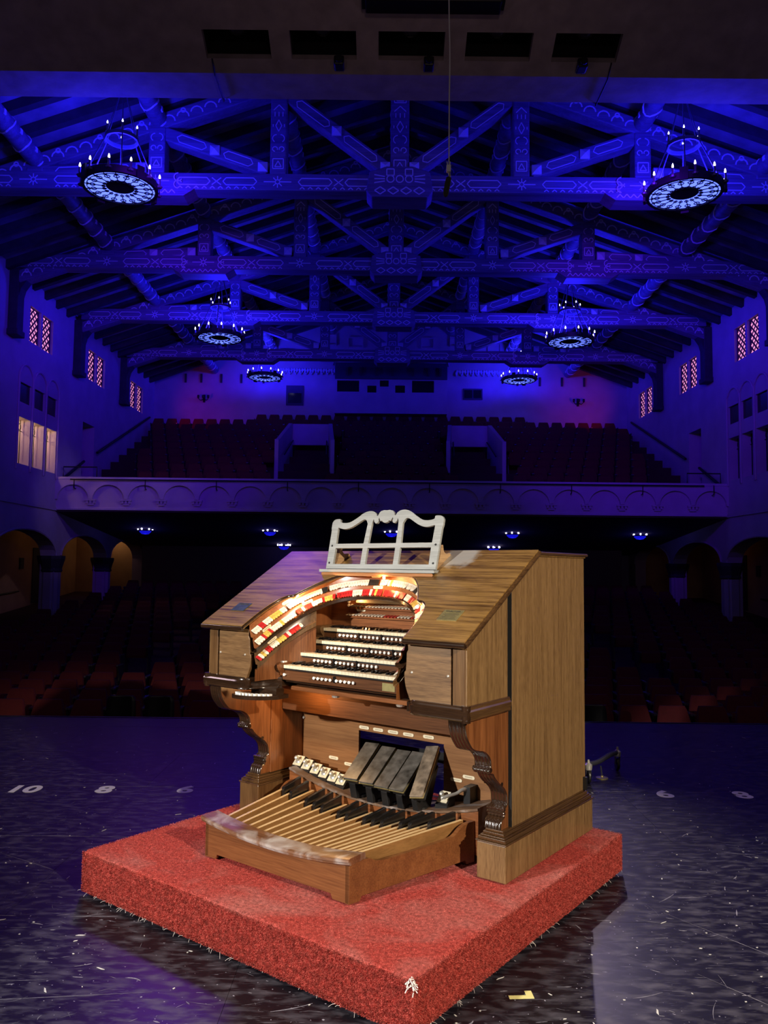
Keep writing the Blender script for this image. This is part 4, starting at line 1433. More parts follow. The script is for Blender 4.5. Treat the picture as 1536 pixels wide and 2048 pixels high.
# ================================================================== PLATFORM
PHI = 0.6507
O3 = Vector((-0.133, 4.392, 0.2266))          # console origin on the platform top
EXV = Vector((cos(PHI), -sin(PHI), 0))
EYV = Vector((sin(PHI), cos(PHI), 0))
PH = 0.2266
plat = thing('carpeted_platform', 'low square platform covered in frayed red carpet under the organ', 'platform', (O3.x, O3.y, 0), -PHI)
PX0, PX1, PY0, PY1 = 1.0546 - 2.0972, 1.0546, -0.9663, -0.9663 + 2.0589
MB().box(PX0 + .07, PX1 - .07, PY0 + .07, PY1 - .07, 0, 0.05).build('base_frame', M_BLACK, plat)
cp_ = MB().box(PX0, PX1, PY0, PY1, 0.022, PH - 0.008).build('carpet', M_CARP, plat, bevel=0.018, seg=3)

# pile: short fibres standing out of the carpet (uncountable)
import numpy as np
rng = np.random.default_rng(3)


def pile(name, n_top, n_side):
    P, Nn = [], []
    m = n_top
    x = rng.uniform(PX0, PX1, m)
    y = rng.uniform(PY0, PY1, m)
    P.append(np.stack([x, y, np.full(m, PH - 0.009)], -1))
    Nn.append(np.tile([0, 0, 1.0], (m, 1)))
    for axis, val, nrm, frac in ((1, PY0, (0, -1.0, 0), 1.0), (0, PX1, (1.0, 0, 0), 1.0), (0, PX0, (-1.0, 0, 0), 0.35)):
        k = int(n_side * frac)
        u = rng.uniform(PX0 if axis == 1 else PY0, PX1 if axis == 1 else PY1, k)
        z = rng.uniform(0.018, PH - 0.010, k)
        v = np.full(k, val)
        P.append(np.stack([u, v, z] if axis == 1 else [v, u, z], -1))
        Nn.append(np.tile(nrm, (k, 1)))
    P, Nn = np.concatenate(P), np.concatenate(Nn)
    m = len(P)
    d = rng.normal(0, 0.45, (m, 3)) + Nn
    d /= np.linalg.norm(d, axis=1, keepdims=True)
    side = np.cross(d, rng.normal(0, 1, (m, 3)))
    side /= np.linalg.norm(side, axis=1, keepdims=True)
    L = np.where(Nn[:, 2:3] > .5, rng.uniform(0.002, 0.0055, (m, 1)), rng.uniform(0.003, 0.0085, (m, 1)))
    W = rng.uniform(0.0009, 0.0017, (m, 1))
    V = np.empty((m, 3, 3), np.float32)
    V[:, 0] = P - side * W
    V[:, 1] = P + side * W
    V[:, 2] = P + d * L
    V[:, :, 2] = np.minimum(V[:, :, 2], PH - 0.0002)
    me = bpy.data.meshes.new(name)
    me.vertices.add(m * 3)
    me.vertices.foreach_set('co', V.reshape(-1))
    me.loops.add(m * 3)
    me.loops.foreach_set('vertex_index', np.arange(m * 3, dtype=np.int32))
    me.polygons.add(m)
    me.polygons.foreach_set('loop_start', np.arange(0, m * 3, 3, dtype=np.int32))
    me.update(calc_edges=True)
    me.validate()
    o = ob(name, me, M_PILE, plat)
    o['kind'] = 'stuff'
    return o


pile('carpet_pile', 200000, 120000)
# frayed threads along the lower edge and at the worn corner
b = MB()
for k in range(70):
    e = random.random()
    if random.random() < .5:
        p = Vector((lerp(PX0, PX1, e), PY0 - .004, 0.022))
        o_ = Vector((random.uniform(-.02, .02), -random.uniform(.003, .02), -random.uniform(.004, .018)))
    else:
        p = Vector((PX1 + .004, lerp(PY0, PY1, e), 0.022))
        o_ = Vector((random.uniform(.003, .02), random.uniform(-.02, .02), -random.uniform(.004, .018)))
    b.tube([p, p + o_ * .6 + Vector((0, 0, .003)), p + o_], 0.0006, 4)
for k in range(34):
    p = Vector((PX1 - .006 + random.uniform(-.012, .012), PY0 + .004 + random.uniform(-.006, .012), PH - .005 - abs(random.gauss(0, .02))))
    o_ = Vector((random.uniform(-.01, .025), random.uniform(-.025, .01), random.uniform(-.02, .012)))
    o_.z = min(o_.z, PH - .004 - p.z)
    b.tube([p, p + o_], 0.0022, 4)
b.build('frayed_threads', M_FRAY, plat)['kind'] = 'stuff'

# ================================================================== ORGAN CONSOLE
con = thing('organ_console', 'four-manual wooden theatre organ console with horseshoe of coloured stop tabs', 'organ', O3, -PHI)


def zl(y):
    return 1.145 + 0.5845 * (y + 0.31)


SLL = sqrt(1 + 0.5845 ** 2)

# ---- plinth blocks with stepped moulding
for sg in (-1, 1):
    pl = MB().box(min(sg * .752, sg * .91), max(sg * .752, sg * .91), 0.0, 1.03, 0, 0.172).build('plinth', M_SIDE if sg > 0 else M_POST, con, bevel=0.004)
    steps = [(0.172, 0.180, -0.006), (0.180, 0.196, 0.004), (0.196, 0.204, 0.012), (0.204, 0.218, 0.022), (0.218, 0.230, 0.030)]
    b = MB()
    for z0, z1, ins in steps:
        x0, x1 = .752 + ins, .91 - ins
        b.box(min(sg * x0, sg * x1), max(sg * x0, sg * x1), ins, 1.03 - ins, z0, z1)
    b.build('plinth_moulding', M_DARKY, pl, bevel=0.003)

# ---- tall rear side panels, groove, upper side panels
for sg in (-1, 1):
    X = sg * .88
    Xi = sg * .845
    MB().prism([(0.118, 0.228), (1.0, 0.228), (1.0, 1.545), (0.402, 1.545), (0.118, zl(0.118) - .02)], [], lambda u, v, d: (X - sg * d, u, v), 0, 0.03).build('side_panel', M_SIDE, con, bevel=0.002)
    MB().prism([(0.084, 0.80), (0.113, 0.79), (0.113, 0.228), (0.14, 0.228), (0.14, zl(0.13) - .03), (0.084, zl(0.084) - .03)], [], lambda u, v, d: (Xi - sg * (.045 + d), u, v), 0, 0.02).build('groove', M_SHADOW, con)  # black sheet behind the gap, its shade put into the colour
    MB().prism([(-0.296, 0.845), (0.085, 0.845), (0.085, zl(0.085) - .02), (-0.296, zl(-.296) - .02)], [], lambda u, v, d: (sg * .875 - sg * d, u, v), 0, 0.03).build('upper_side_panel', M_SIDE, con, bevel=0.002)
    MB().box(min(sg * .849, sg * .8797), max(sg * .849, sg * .8797), .1150, .1178, .229, zl(.116) - .022).build('gap_shade_strip', M_SHADOW, con)  # black strip over the panel's front edge, painting the gap's shade
    # front post and cheek panel
    MB().box(min(sg * .80, sg * .868), max(sg * .80, sg * .868), -0.300, -0.27, 0.845, 1.125).build('front_post', M_POST, con, bevel=0.003)
    edge = [(.545, 1.128), (.548, 1.09), (.540, 1.075), (.538, 1.03), (.535, 0.99), (.528, 0.985), (.526, .97), (.530, .935), (.536, .91), (.548, .88), (.562, .852)]
    poly = [(sg * a_, b_) for a_, b_ in edge] + [(sg * .79, .852), (sg * .79, 1.128)]
    ck = MB().prism(poly, [], lambda u, v, d: (u, -0.297 + d, v), 0, 0.022).build('cheek_panel', M_FRONT, con, bevel=0.002)
    for (a_, b_) in ((.572, .985), (.775, .985)):
        MB().lathe([(.006, 0), (.006, .003), (.003, .006)], 10, Matrix.Translation((sg * a_, -.297, b_)) @ Matrix.Rotation(pi / 2, 4, 'X')).build('screw', M_SILV, ck)
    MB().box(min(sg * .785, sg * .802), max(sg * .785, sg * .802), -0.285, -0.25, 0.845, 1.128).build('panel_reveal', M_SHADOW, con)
    MB().box(min(sg * .54, sg * .868), max(sg * .54, sg * .868), -0.292, 0.09, 0.80, 0.845).build('cheek_floor', M_DARK, con)

# ---- back panel (open below) and flat top
MB().box(-.85, .85, 0.965, 0.985, 0.62, 1.545).build('back_panel', M_MAHZ, con)
MB().box(-.89, .89, 0.395, 1.008, 1.545, 1.568).build('top_board', M_LID, con, bevel=0.006)

# ---- lid with horseshoe opening
half = [(.552, -.335), (.55, -.28), (.545, -.2), (.528, -.125), (.505, -.08), (.472, -.053), (.437, -.044), (.420, -.02), (.393, .022), (.35, .08), (.29, .138), (.21, .182), (.11, .203), (0, .208)]
hs = spline(half, 3)
right_ = [(x, y) for x, y in hs]
left_ = [(-x, y) for x, y in reversed(hs)]
op = right_[:-1] + left_
outer = [(.89, .404), (-.89, .404), (-.89, -.335)] + [(x, y) for x, y in reversed(op)][:] + [(.89, -.335)]
LZ = lambda u, v, d: (u, v - d * 0.5045, zl(v) + d * 0.8634)
MB().prism(outer, [], LZ, -0.002, 0.022).build('lid', M_LID, con, bevel=0.004)
# dark nosing along the lid's front edge and the opening, dark strip down the slanted sides
def tube_on_lid(pts, r, name, mat, dz=0.004, n=8):
    return MB().tube([LZ(x, y, dz) for x, y in pts], r, n).build(name, mat, con, smooth=50)


for sg in (-1, 1):
    tube_on_lid([(sg * .892, -.337), (sg * .552, -.337)], 0.014, 'lid_nosing', M_DARK)
    tube_on_lid([(sg * .892, -.337), (sg * .892, .404)], 0.013, 'lid_edge_strip', M_DARKY)
tube_on_lid(op, 0.0085, 'opening_bead', M_DARK, 0.012)
for sg in (-1, 1):
    MB().tube([(sg * .892, .404, 1.562), (sg * .892, 1.01, 1.562)], 0.010, 8).build('top_edge_strip', M_DARKY, con, smooth=50)

# ---- horseshoe jamb: swept stepped section
jh = [(.540, -.30), (.533, -.2), (.508, -.1), (.468, -.012), (.415, .06), (.345, .12), (.255, .168), (.16, .194), (.08, .203), (0, .206)]
js_ = spline(jh, 5)
JP = [(x, y) for x, y in js_][:-1] + [(-x, y) for x, y in reversed(js_)]
acc = [0.0]
for a_, b_ in zip(JP, JP[1:]):
    acc.append(acc[-1] + sqrt((a_[0] - b_[0]) ** 2 + (a_[1] - b_[1]) ** 2))
JL = acc[-1]


def jamb_at(s_):
    s_ = max(0, min(JL, s_))
    for i in range(len(acc) - 1):
        if s_ <= acc[i + 1]:
            t = (s_ - acc[i]) / (acc[i + 1] - acc[i])
            x, y = lerp(JP[i][0], JP[i + 1][0], t), lerp(JP[i][1], JP[i + 1][1], t)
            dx, dy = JP[i + 1][0] - JP[i][0], JP[i + 1][1] - JP[i][1]
            L = sqrt(dx * dx + dy * dy)
            nx, ny = -dy / L, dx / L       # inward (path runs right -> back -> left)
            return x, y, nx, ny
    return (*JP[-1], 1.0, 0.0)


def jamb_sweep(sec, s0, s1, name, mat, n=70, zabs=None):
    rows = []
    for k in range(n + 1):
        x, y, nx, ny = jamb_at(lerp(s0, s1, k / n))
        row = []
        for ins, dz in sec:
            yy = y + ny * ins
            z = zl(y) + dz
            row.append((x + nx * ins, yy, z))
        if zabs is not None:
            row.append((row[-1][0], row[-1][1], zabs))
        rows.append(row)
    return MB().grid(rows).build(name, mat, con, smooth=35)


jamb = jamb_sweep([(-.012, .0), (0.0, -.002), (0.002, -.030), (.014, -.066), (.030, -.069), (.031, -.088), (.043, -.124), (.056, -.127)], 0, JL, 'stop_jamb', M_MAH)
jamb_sweep([(.056, -.127), (.064, -.130), (.064, -.146), (.050, -.150), (.02, -.150)], 0, JL, 'jamb_moulding', M_DARK)
SL3 = 0.43
for s0, s1 in ((0, SL3), (JL - SL3, JL)):
    jamb_sweep([(.02, -.150), (.046, -.152), (.047, -.172), (.060, -.212), (.074, -.214), (.074, -.238), (.060, -.245)], s0, s1, 'lower_stop_jamb', M_POST, 30)
    jamb_sweep([(.055, -.240)], s0, s1, 'inner_cheek', M_MAHZ, 24, zabs=0.845)
for sg in (-1, 1):
    MB().prism([(-.06, .842), (.345, .842), (.345, 1.30), (.16, 1.30), (.03, 1.18), (-.06, 1.10)], [], lambda u, v, d: (sg * (.487 + d), u, v), 0, .02).build('inner_side', M_MAHZ, con)

# ---- stop tabs
tp = MB()
wdt, ln, th = 0.0168, 0.040, 0.0034
outl = [(-wdt / 2, 0), (-wdt / 2, ln - .006), (-wdt / 4, ln - .0015), (0, ln), (wdt / 4, ln - .0015), (wdt / 2, ln - .006), (wdt / 2, 0)]
tp.prism(outl, [], lambda u, v, d: (u, v, d), 0, th)
TABME = {}
for k_, m_ in TABM.items():
    me = tp.mesh('stop_tab')
    me.materials.append(m_)
    TABME[k_] = me


def tab_matrix(x, y, z, nx, ny, tilt, tan=None):
    """tab's long axis (local y) runs inward and down, its width along the rail (tan)"""
    inn = Vector((nx, ny, 0))
    lx = (tan or Vector((0, 0, 1)).cross(inn)).normalized()
    dn = Vector((0, 0, -1))
    dn = (dn - lx * dn.dot(lx)).normalized()
    inn = (inn - lx * inn.dot(lx)).normalized()
    ly = inn * cos(tilt) + dn * sin(tilt)
    lz = lx.cross(ly)
    if lz.z < 0:
        lx, lz = -lx, -lz
    return Matrix(((lx.x, ly.x, lz.x, x), (lx.y, ly.y, lz.y, y), (lx.z, ly.z, lz.z, z), (0, 0, 0, 1)))


def tab_row(name, ins, dz, seq, s0, pitch, sgn=1):
    """tabs from the left front end of the jamb (path end) inwards"""
    holder = bpy.data.objects.new(name, None)
    COL.objects.link(holder)
    holder.parent = con
    s_ = s0
    for c in seq:
        if c == ' ':
            s_ += pitch * 0.7
            continue
        x, y, nx, ny = jamb_at(JL - s_ if sgn > 0 else s_)
        side = abs(nx)
        tilt = radians(lerp(60, 34, max(0, min(1, (side - 0.15) / 0.7))))
        jig = random.choice((0, 0, 0, 0, 0, 0, 0, -8, 6))
        sj = JL - s_ if sgn > 0 else s_
        xa, ya, _, _ = jamb_at(sj - .012)
        xb_, yb_, _, _ = jamb_at(sj + .012)
        tan = Vector((xb_ - xa, yb_ - ya, zl(yb_) - zl(ya)))
        o = ob('stop_tab', TABME[c], None, holder)
        o.matrix_local = tab_matrix(x + nx * ins, y + ny * ins, zl(y) + dz, nx, ny, tilt + radians(jig), tan)
        s_ += pitch * lerp(1.0, 0.885, min(1, abs(nx)))
    return holder


q1 = 'wwwrrwwwyyyyww wwwwwwwwwwwwwkk wwwwwwwwwwwwwwwkkkk wwwwywwwwwwwwwwwwkkwwww wwwyywwwrrwww'
q2 = 'wwwryyrwwwwywwwww rrwrrrwwwwryyyr rrrrrrwwwwrrrwryrr rrrrrwrrrr wwwrrryyywwrrrwwwryywww'
q3 = 'rwywrrwwwyyyrwrrrrw'
tab_row('upper_stop_row', .006, -.036, q1, 0.014, 0.0181)
tab_row('middle_stop_row', .034, -.092, q2, 0.014, 0.0183)
tab_row('lower_stop_row', .050, -.178, q3, 0.012, 0.0192)
tab_row('lower_stop_row', .050, -.178, q3[::-1], 0.012, 0.0192, -1)

# pill-shaped division labels
pill = MB()
po = arc(.026, 0, .0085, -90, 90, 6) + arc(-.026, 0, .0085, 90, 270, 6)
pill.prism(po, [], lambda u, v, d: (u, v, d), 0, 0.003)
pill_me = pill.mesh('division_label')
pill_me.materials.append(M_IVORY)
ltxt = plain('label_print', (0.35, 0.30, 0.22), 0.6)
pt = MB()
for k in range(7):
    x = -.018 + k * .006
    pt.box(x - .0018, x + .0018, -.0028, .0028, .003, .0034)
pt_me = pt.mesh('label_print')
pt_me.materials.append(ltxt)


def pill_at(M_, parent=None):
    o = ob('division_label', pill_me, None, parent or con)
    o.matrix_local = M_
    ob('label_print', pt_me, None, o)['kind'] = 'stuff'
    return o


def pill_on_jamb(s_, ins, dz):
    x, y, nx, ny = jamb_at(s_)
    inn = Vector((nx, ny, 0))
    tx = inn.cross(Vector((0, 0, 1))).normalized()
    x2, y2, _, _ = jamb_at(s_ + 0.03)
    tan = Vector((x2 - x, y2 - y, zl(y2) - zl(y))).normalized()
    if tan.dot(tx) < 0:
        tan = -tan
    nz = inn
    up = nz.cross(-tan).normalized()
    up = up if up.z > 0 else -up
    tx = up.cross(nz)
    P = Vector((x, y, zl(y) + dz)) + inn * ins
    pill_at(Matrix(((tx.x, up.x, nz.x, P.x), (tx.y, up.y, nz.y, P.y), (tx.z, up.z, nz.z, P.z), (0, 0, 0, 1))))


for s_, ins, dz in ((JL - .25, .003, -.016), (JL * .52, .003, -.016), (JL * .30, .003, -.016), (JL - .10, .031, -.079), (JL - .37, .031, -.079), (JL * .5, .031, -.079), (JL * .26, .031, -.079), (JL - .13, .048, -.162), (.13, .048, -.162)):
    pill_on_jamb(s_, ins, dz)

# ---- back board above the top manual with two straight tab rows
MB().box(-.49, .49, .338, .352, 1.10, 1.37).build('back_board', M_MAH, con)
MB().box(-.49, .49, .21, .345, 1.33, 1.345).build('back_cover', M_MAH, con)
MB().box(-.28, .34, .322, .338, 1.268, 1.285).build('label_strip', M_CREAMP, con)
for x in (-.25, .02, .30):
    pill_at(Matrix(((1, 0, 0, x), (0, 0, -1, .337), (0, 1, 0, 1.302 if x == .02 else 1.225), (0, 0, 0, 1))))
for z, seq, x0 in ((1.252, 'kkkkkwwwwwwwwwwwwwwrwwkkrr', -.30), (1.200, 'wwwwwwwwwwwwrrrrwwwwrwwwwwwwww', -.33)):
    holder = bpy.data.objects.new('straight_stop_row', None)
    COL.objects.link(holder)
    holder.parent = con
    MB().box(x0 - .01, x0 + len(seq) * .024, .312, .338, z - .022, z - .008).build('tab_rail', M_MAH, holder)
    for k, c in enumerate(seq):
        o = ob('stop_tab', TABME[c], None, holder)
        o.matrix_local = tab_matrix(x0 + k * .024, .330, z, 0, -1, radians(12))
for k, (x, z) in enumerate(((-.345, 1.272), (-.345, 1.25), (-.32, 1.25))):
    MB().lathe([(.0001, .014), (.006, .013), (.009, .008), (.009, 0)], 12, Matrix.Translation((x, .338, z)) @ Matrix.Rotation(pi / 2, 4, 'X')).build('push_button', M_WHITE, con, smooth=40)

# ---- manuals
MF = [(-.135, .925), (-.020, .987), (.092, 1.051), (.200, 1.116)]
KW = .0239
blackpos = [1, 2, 4, 5, 6]
wk = MB().prism([(-KW / 2 + .0006, 0), (KW / 2 - .0006, 0), (KW / 2 - .0006, .128), (-KW / 2 + .0006, .128)], [], lambda u, v, d: (u, v, d), -.017, 0)
wk_me = wk.mesh('natural_key')
wk_me.materials.append(M_IVORY)
bk = MB()
bk.add([(-.0058, .046, 0), (.0058, .046, 0), (.0058, .128, 0), (-.0058, .128, 0), (-.0048, .050, .0125), (.0048, .050, .0125), (.0048, .128, .0135), (-.0048, .128, .0135)],
       [(0, 3, 2, 1), (4, 5, 6, 7), (0, 1, 5, 4), (1, 2, 6, 5), (2, 3, 7, 6), (3, 0, 4, 7)])
bk_me = bk.mesh('sharp_key')
bk_me.materials.append(M_EBONY)
pist = MB().lathe([(.0055, 0), (.0055, .010), (.0088, .0105), (.0088, .0135), (.0072, .0155), (.0001, .016)], 12, Matrix.Rotation(pi / 2, 4, 'X'))
pist_me = pist.mesh('thumb_piston', 40)
pist_me.materials.append(M_WHITE)
spade = MB().prism([(-.006, -.016), (.006, -.016), (.004, 0), (.007, .008), (.004, .018), (-.004, .018), (-.007, .008), (-.004, 0)], [], lambda u, v, d: (u, -d, v), 0, .012)
spade_me = spade.mesh('spade_switch')
spade_me.materials.append(M_EBONY)
wtab = MB().box(-.006, .006, -.014, .012, 0, .008)
wtab_me = wtab.mesh('end_tablet')
wtab_me.materials.append(M_WHITE)
for i, (fy, fz) in enumerate(MF):
    man = bpy.data.objects.new('manual_keyboard', None)
    COL.objects.link(man)
    man.parent = con
    man.location = (0, fy, fz)
    x0 = -.43
    for k in range(36):
        ob('natural_key', wk_me, None, man, loc=(x0 + (k + .5) * KW, 0, 0))
        if k % 7 in (0, 1, 3, 4, 5) and k < 35:
            ob('sharp_key', bk_me, None, man, loc=(x0 + (k + 1) * KW, 0, 0))
    # white key fronts drop, key slip below, end blocks
    MB().box(-.43, .43, .006, .12, -.026, -.0175).build('key_bed', M_BLACK, man)
    if i == 0:
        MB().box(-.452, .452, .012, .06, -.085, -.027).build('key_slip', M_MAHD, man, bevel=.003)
        MB().box(-.452, .452, .006, .02, -.029, -.0255).build('slip_bead', M_DARK, man)
    else:
        dz_ = MF[i][1] - MF[i - 1][1]
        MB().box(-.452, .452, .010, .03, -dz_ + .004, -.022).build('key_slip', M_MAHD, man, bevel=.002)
    for sg in (-1, 1):
        rows = []
        prof2 = spline([(-.018, -.030), (-.026, -.012), (-.022, .006), (.01, .012), (.12, .012)], 4)
        poly = prof2 + [(.12, -.06), (.0, -.06), (-.004, -.045)]
        MB().prism(poly, [], lambda u, v, d: (sg * (.432 + d), u, v), 0, .05).build('end_block', M_POST if i else M_MAHZ, man, bevel=.003)
        if i < 2:
            for k in range(3):
                ob('end_tablet', wtab_me, None, man, loc=(sg * (.440 + .013 * k), .02, .012))
    # pistons in the slip below this manual
    yq = .012 if i == 0 else .010
    zq = -.054 if i == 0 else -.037
    if i == 0:
        xs = [-.425] + [-.2 + .0295 * k for k in range(5)] + [-.038 + .0295 * k for k in range(5)] + [.425]
        sp_ = [-.055]
    else:
        xs = [-.30 + .0295 * k for k in range(5)] + [-.137 + .0295 * k for k in range(5)] + [.026 + .0295 * k for k in range(5)]
        sp_ = [-.156, .008]
        if i == 1:
            xs += [.30]
        if i == 2:
            xs += [.19, .222]
            sp_ += [.17]
        if i == 3:
            xs += [.23]
    for x in xs:
        ob('thumb_piston', pist_me, None, man, loc=(x, yq, zq))
    for x in sp_:
        ob('spade_switch', spade_me, None, man, loc=(x, yq, zq + .004))
    if i == 0:
        pln = MB().box(.265, .345, .0095, .012, -.076, -.036).build('brass_plate', M_BRASS, man)
# key desk below the manuals and curved key-cheek scrolls
MB().prism([(-.56, -.16), (-.47, -.10), (.47, -.10), (.56, -.16), (.56, .40), (-.56, .40)], [], lambda u, v, d: (u, v, .825 + d), 0, .016).build('key_desk', M_DARK, con, bevel=.003)
for sg in (-1, 1):
    poly = spline([(-.155, .93), (-.168, .915), (-.158, .89), (-.12, .87), (-.105, .84), (-.14, .815), (-.15, .80)], 4) + [(-.05, .80), (-.05, .935), (-.12, .938)]
    MB().prism(poly, [], lambda u, v, d: (sg * (.455 + d), u, v), 0, .045).build('key_cheek', M_DARK, con, bevel=.004)

# ---- belt moulding sweeping round the cheeks
belt_sec = [(0.0, .795), (.006, .790), (.014, .797), (.012, .806), (.016, .818), (.017, .835), (.010, .842), (.010, .850), (.004, .858), (-.012, .860)]
path_r = [(.878, .088), (.878, -.10), (.878, -.300)]
curve_r = spline([(.872, -.306), (.75, -.306), (.66, -.306), (.60, -.304), (.565, -.285), (.545, -.25), (.525, -.205), (.49, -.16), (.455, -.12)], 5)


def belt(path, name, mat, flip):
    rows = []
    m = len(path)
    for i, (x, y) in enumerate(path):
        a_, b_ = path[max(0, i - 1)], path[min(m - 1, i + 1)]
        dx, dy = b_[0] - a_[0], b_[1] - a_[1]
        L = sqrt(dx * dx + dy * dy)
        nx, ny = dy / L * flip, -dx / L * flip
        rows.append([(x + nx * o_, y + ny * o_, z) for o_, z in belt_sec])
    return MB().grid(rows).build(name, mat, con, smooth=40)


for sg in (-1, 1):
    ps = [(sg * x, y) for x, y in [(.878, .088), (.878, -.2), (.878, -.306)]]
    belt(ps, 'side_belt', M_DARKY, -1 * sg)
    pc = [(sg * x, y) for x, y in [(.892, -.306)] + curve_r]
    belt(pc, 'front_belt', M_DARK, -1 * sg)
    MB().lathe([(.001, .786), (.021, .786), (.021, .862), (.001, .862)], 10, Matrix.Translation((sg * .874, -.302, 0))).build('belt_corner', M_DARK, con, smooth=40)

# ---- scroll bracket legs
front = [(-.293, .795), (-.290, .761), (-.276, .719), (-.253, .687), (-.220, .656), (-.169, .640), (-.122, .628), (-.081, .603), (-.060, .576), (-.055, .546), (-.071, .525), (-.060, .517), (-.038, .510), (-.020, .489), (.011, .462), (.051, .436), (.080, .412), (.099, .381), (.105, .337), (.086, .325), (.067, .319), (.073, .312), (.067, .303), (.073, .296), (.067, .289), (.078, .284), (.051, .272), (.041, .257), (.036, .230)]
fr_s = spline(front[:10], 4)[:-1] + spline(front[9:19], 4)[:-1] + front[18:]
for sg in (-1, 1):
    lg = MB().prism(fr_s + [(.112, .230), (.112, .80)], [], lambda u, v, d: (sg * (.775 + d), u, v), 0, .088).build('bracket_leg', M_MAHZ, con)
    # reeded dark face following the profile
    rows = []
    nu = 25
    for (y, z), i in zip(fr_s, range(len(fr_s))):
        a_, b_ = fr_s[max(0, i - 1)], fr_s[min(len(fr_s) - 1, i + 1)]
        ty, tz = b_[0] - a_[0], b_[1] - a_[1]
        L = sqrt(ty * ty + tz * tz) or 1
        ny, nz = tz / L, -ty / L
        row = []
        for k in range(nu):
            x = .773 + .092 * k / (nu - 1)
            off = .0035 + .0035 * abs(sin(pi * k / (nu - 1) * 5)) if 0 < k < nu - 1 else 0.0
            row.append((sg * x, y + ny * off, z + nz * off))
        rows.append(row)
    MB().grid(rows).build('reeded_scroll', M_DARK, lg, smooth=45)
    for (y, z, r_) in ((-.062, .530, .012), (.072, .318, .009), (.072, .300, .008), (.046, .444, .010)):
        MB().tube([(sg * .770, y, z), (sg * .866, y, z)], r_, 10).build('scroll_roll', M_DARK, lg, smooth=50)
    # panel behind the leg, inside faces of the knee hole
    MB().box(min(sg * .765, sg * .80), max(sg * .765, sg * .80), .112, .40, .228, .80).build('leg_panel', M_MAHZ, con, bevel=.002)

# ---- apron, keybed nose, kneeboard
MB().box(-.56, .56, -.06, -.02, .775, .80).build('keybed_nose', M_MAH, con, bevel=.006)
MB().box(-.56, .56, -.02, .40, .795, .826).build('keybed', M_DARK, con)
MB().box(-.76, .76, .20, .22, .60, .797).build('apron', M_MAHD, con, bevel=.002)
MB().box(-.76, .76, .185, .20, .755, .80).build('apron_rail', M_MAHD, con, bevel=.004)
for x in (-.06, .05):
    MB().lathe([(.02, 0), (.024, .008), (.012, .012)], 12, Matrix.Translation((x * 4 + .12, -.04, .764))).build('under_button', M_SILV, con)
kn = MB().prism([(-.762, .20), (.762, .20), (.762, .577), (-.762, .577)], [rect(-.305, .305, .202, .497)], lambda u, v, d: (u, .395 + d, v), 0, .018).build('kneeboard', M_KNEE, con, bevel=.002)
MB().box(-.9, .9, .965, .985, .23, .30).build('back_rail', M_BLACK, con)


def knee_pill(x, z):
    pill_at(Matrix(((1.1, 0, 0, x), (0, 0, -1, .394), (0, 1.1, 0, z), (0, 0, 0, 1))), kn)


for x, z in ((-.262, .519), (-.155, .519), (-.045, .52), (.065, .52), (.205, .525), (-.50, .305), (-.375, .285), (.39, .318), (.47, .345)):
    knee_pill(x, z)
MB().ball((-.755, .39, .52), .009, 10, 8).build('screw_eye', M_SILV, con)

# ---- toe board with studs, swell shoes
def shelf_z(x):
    return .172 + .093 * (min(abs(x), .66) / .66) ** 2


rows_t, rows_f = [], []
for k in range(25):
    x = lerp(-.66, .66, k / 24)
    z = shelf_z(x)
    yf = .185
    rows_t.append([(x, yf - .012, .03), (x, yf - .012, z - .016), (x, yf - .02, z - .012), (x, yf - .02, z), (x, .394, z), (x, .394, .03)])
b = MB().grid(rows_t)
b.f.append(tuple(range(5, -1, -1)))
b.f.append(tuple(24 * 6 + j for j in range(6)))
toe = b.build('toe_board', M_SHELF, con)
rows_f = [[(r[0][0], r[0][1] - .002, .03), (r[1][0], r[1][1] - .002, r[1][2])] for r in rows_t]
MB().grid(rows_f).build('toe_board_face', M_MAH, con)
studm = MB().lathe([(.021, 0), (.021, .004), (.017, .007), (.011, .009), (.011, .026), (.013, .030), (.012, .036), (.006, .041), (.0002, .042)], 14)
stud_me = studm.mesh('toe_stud', 40)
stud_me.materials.append(M_SILV)
plate_me = MB().box(-.031, .031, -.033, .033, -.004, .001).mesh('stud_plate')
plate_me.materials.append(M_CREAMP)
wedge = MB().prism([(-.045, -.07), (.045, -.07), (.045, .0), (-.045, -.048)], [], lambda u, v, d: (d, u, v), -.033, .033)
wed_me = MB().prism([(-.034, -.10), (.045, -.10), (.045, .010), (.022, .026), (-.026, -.026), (-.034, -.034)], [], lambda u, v, d: (d, u, v), -.037, .037).mesh('stud_block')
wed_me.materials.append(M_BLACK)
TB = radians(46)
for k, (x, z) in enumerate(((-.655, .292), (-.585, .280), (-.513, .266), (-.445, .253), (-.374, .242), (-.308, .234), (.405, .262))):
    an = -.10 if k < 6 else 0
    h = bpy.data.objects.new('toe_stud_unit', None)
    COL.objects.link(h)
    h.parent = con
    h.location = (x, .245, z)
    h.rotation_euler = (0, 0, 0)
    ob('stud_block', wed_me, None, h, loc=(0, 0.006, -.004))
    pl_ = ob('stud_plate', plate_me, None, h, rot=(TB, 0, 0))
    st_ = ob('toe_stud', stud_me, None, h, rot=(TB, 0, 0))
# hitch-down lever at the right
lv = MB().tube(spline([(.50, .33, .300), (.49, .29, .302), (.475, .26, .288), (.45, .215, .280), (.425, .185, .270)], 4), [.011] * 4 + [.0095] * 4 + [.009] * 8 + [.003], 8).build('toe_lever', M_SILV, con, smooth=50)
MB().box(.485, .525, .315, .393, .20, .315).build('lever_slot', M_BLACK, con)

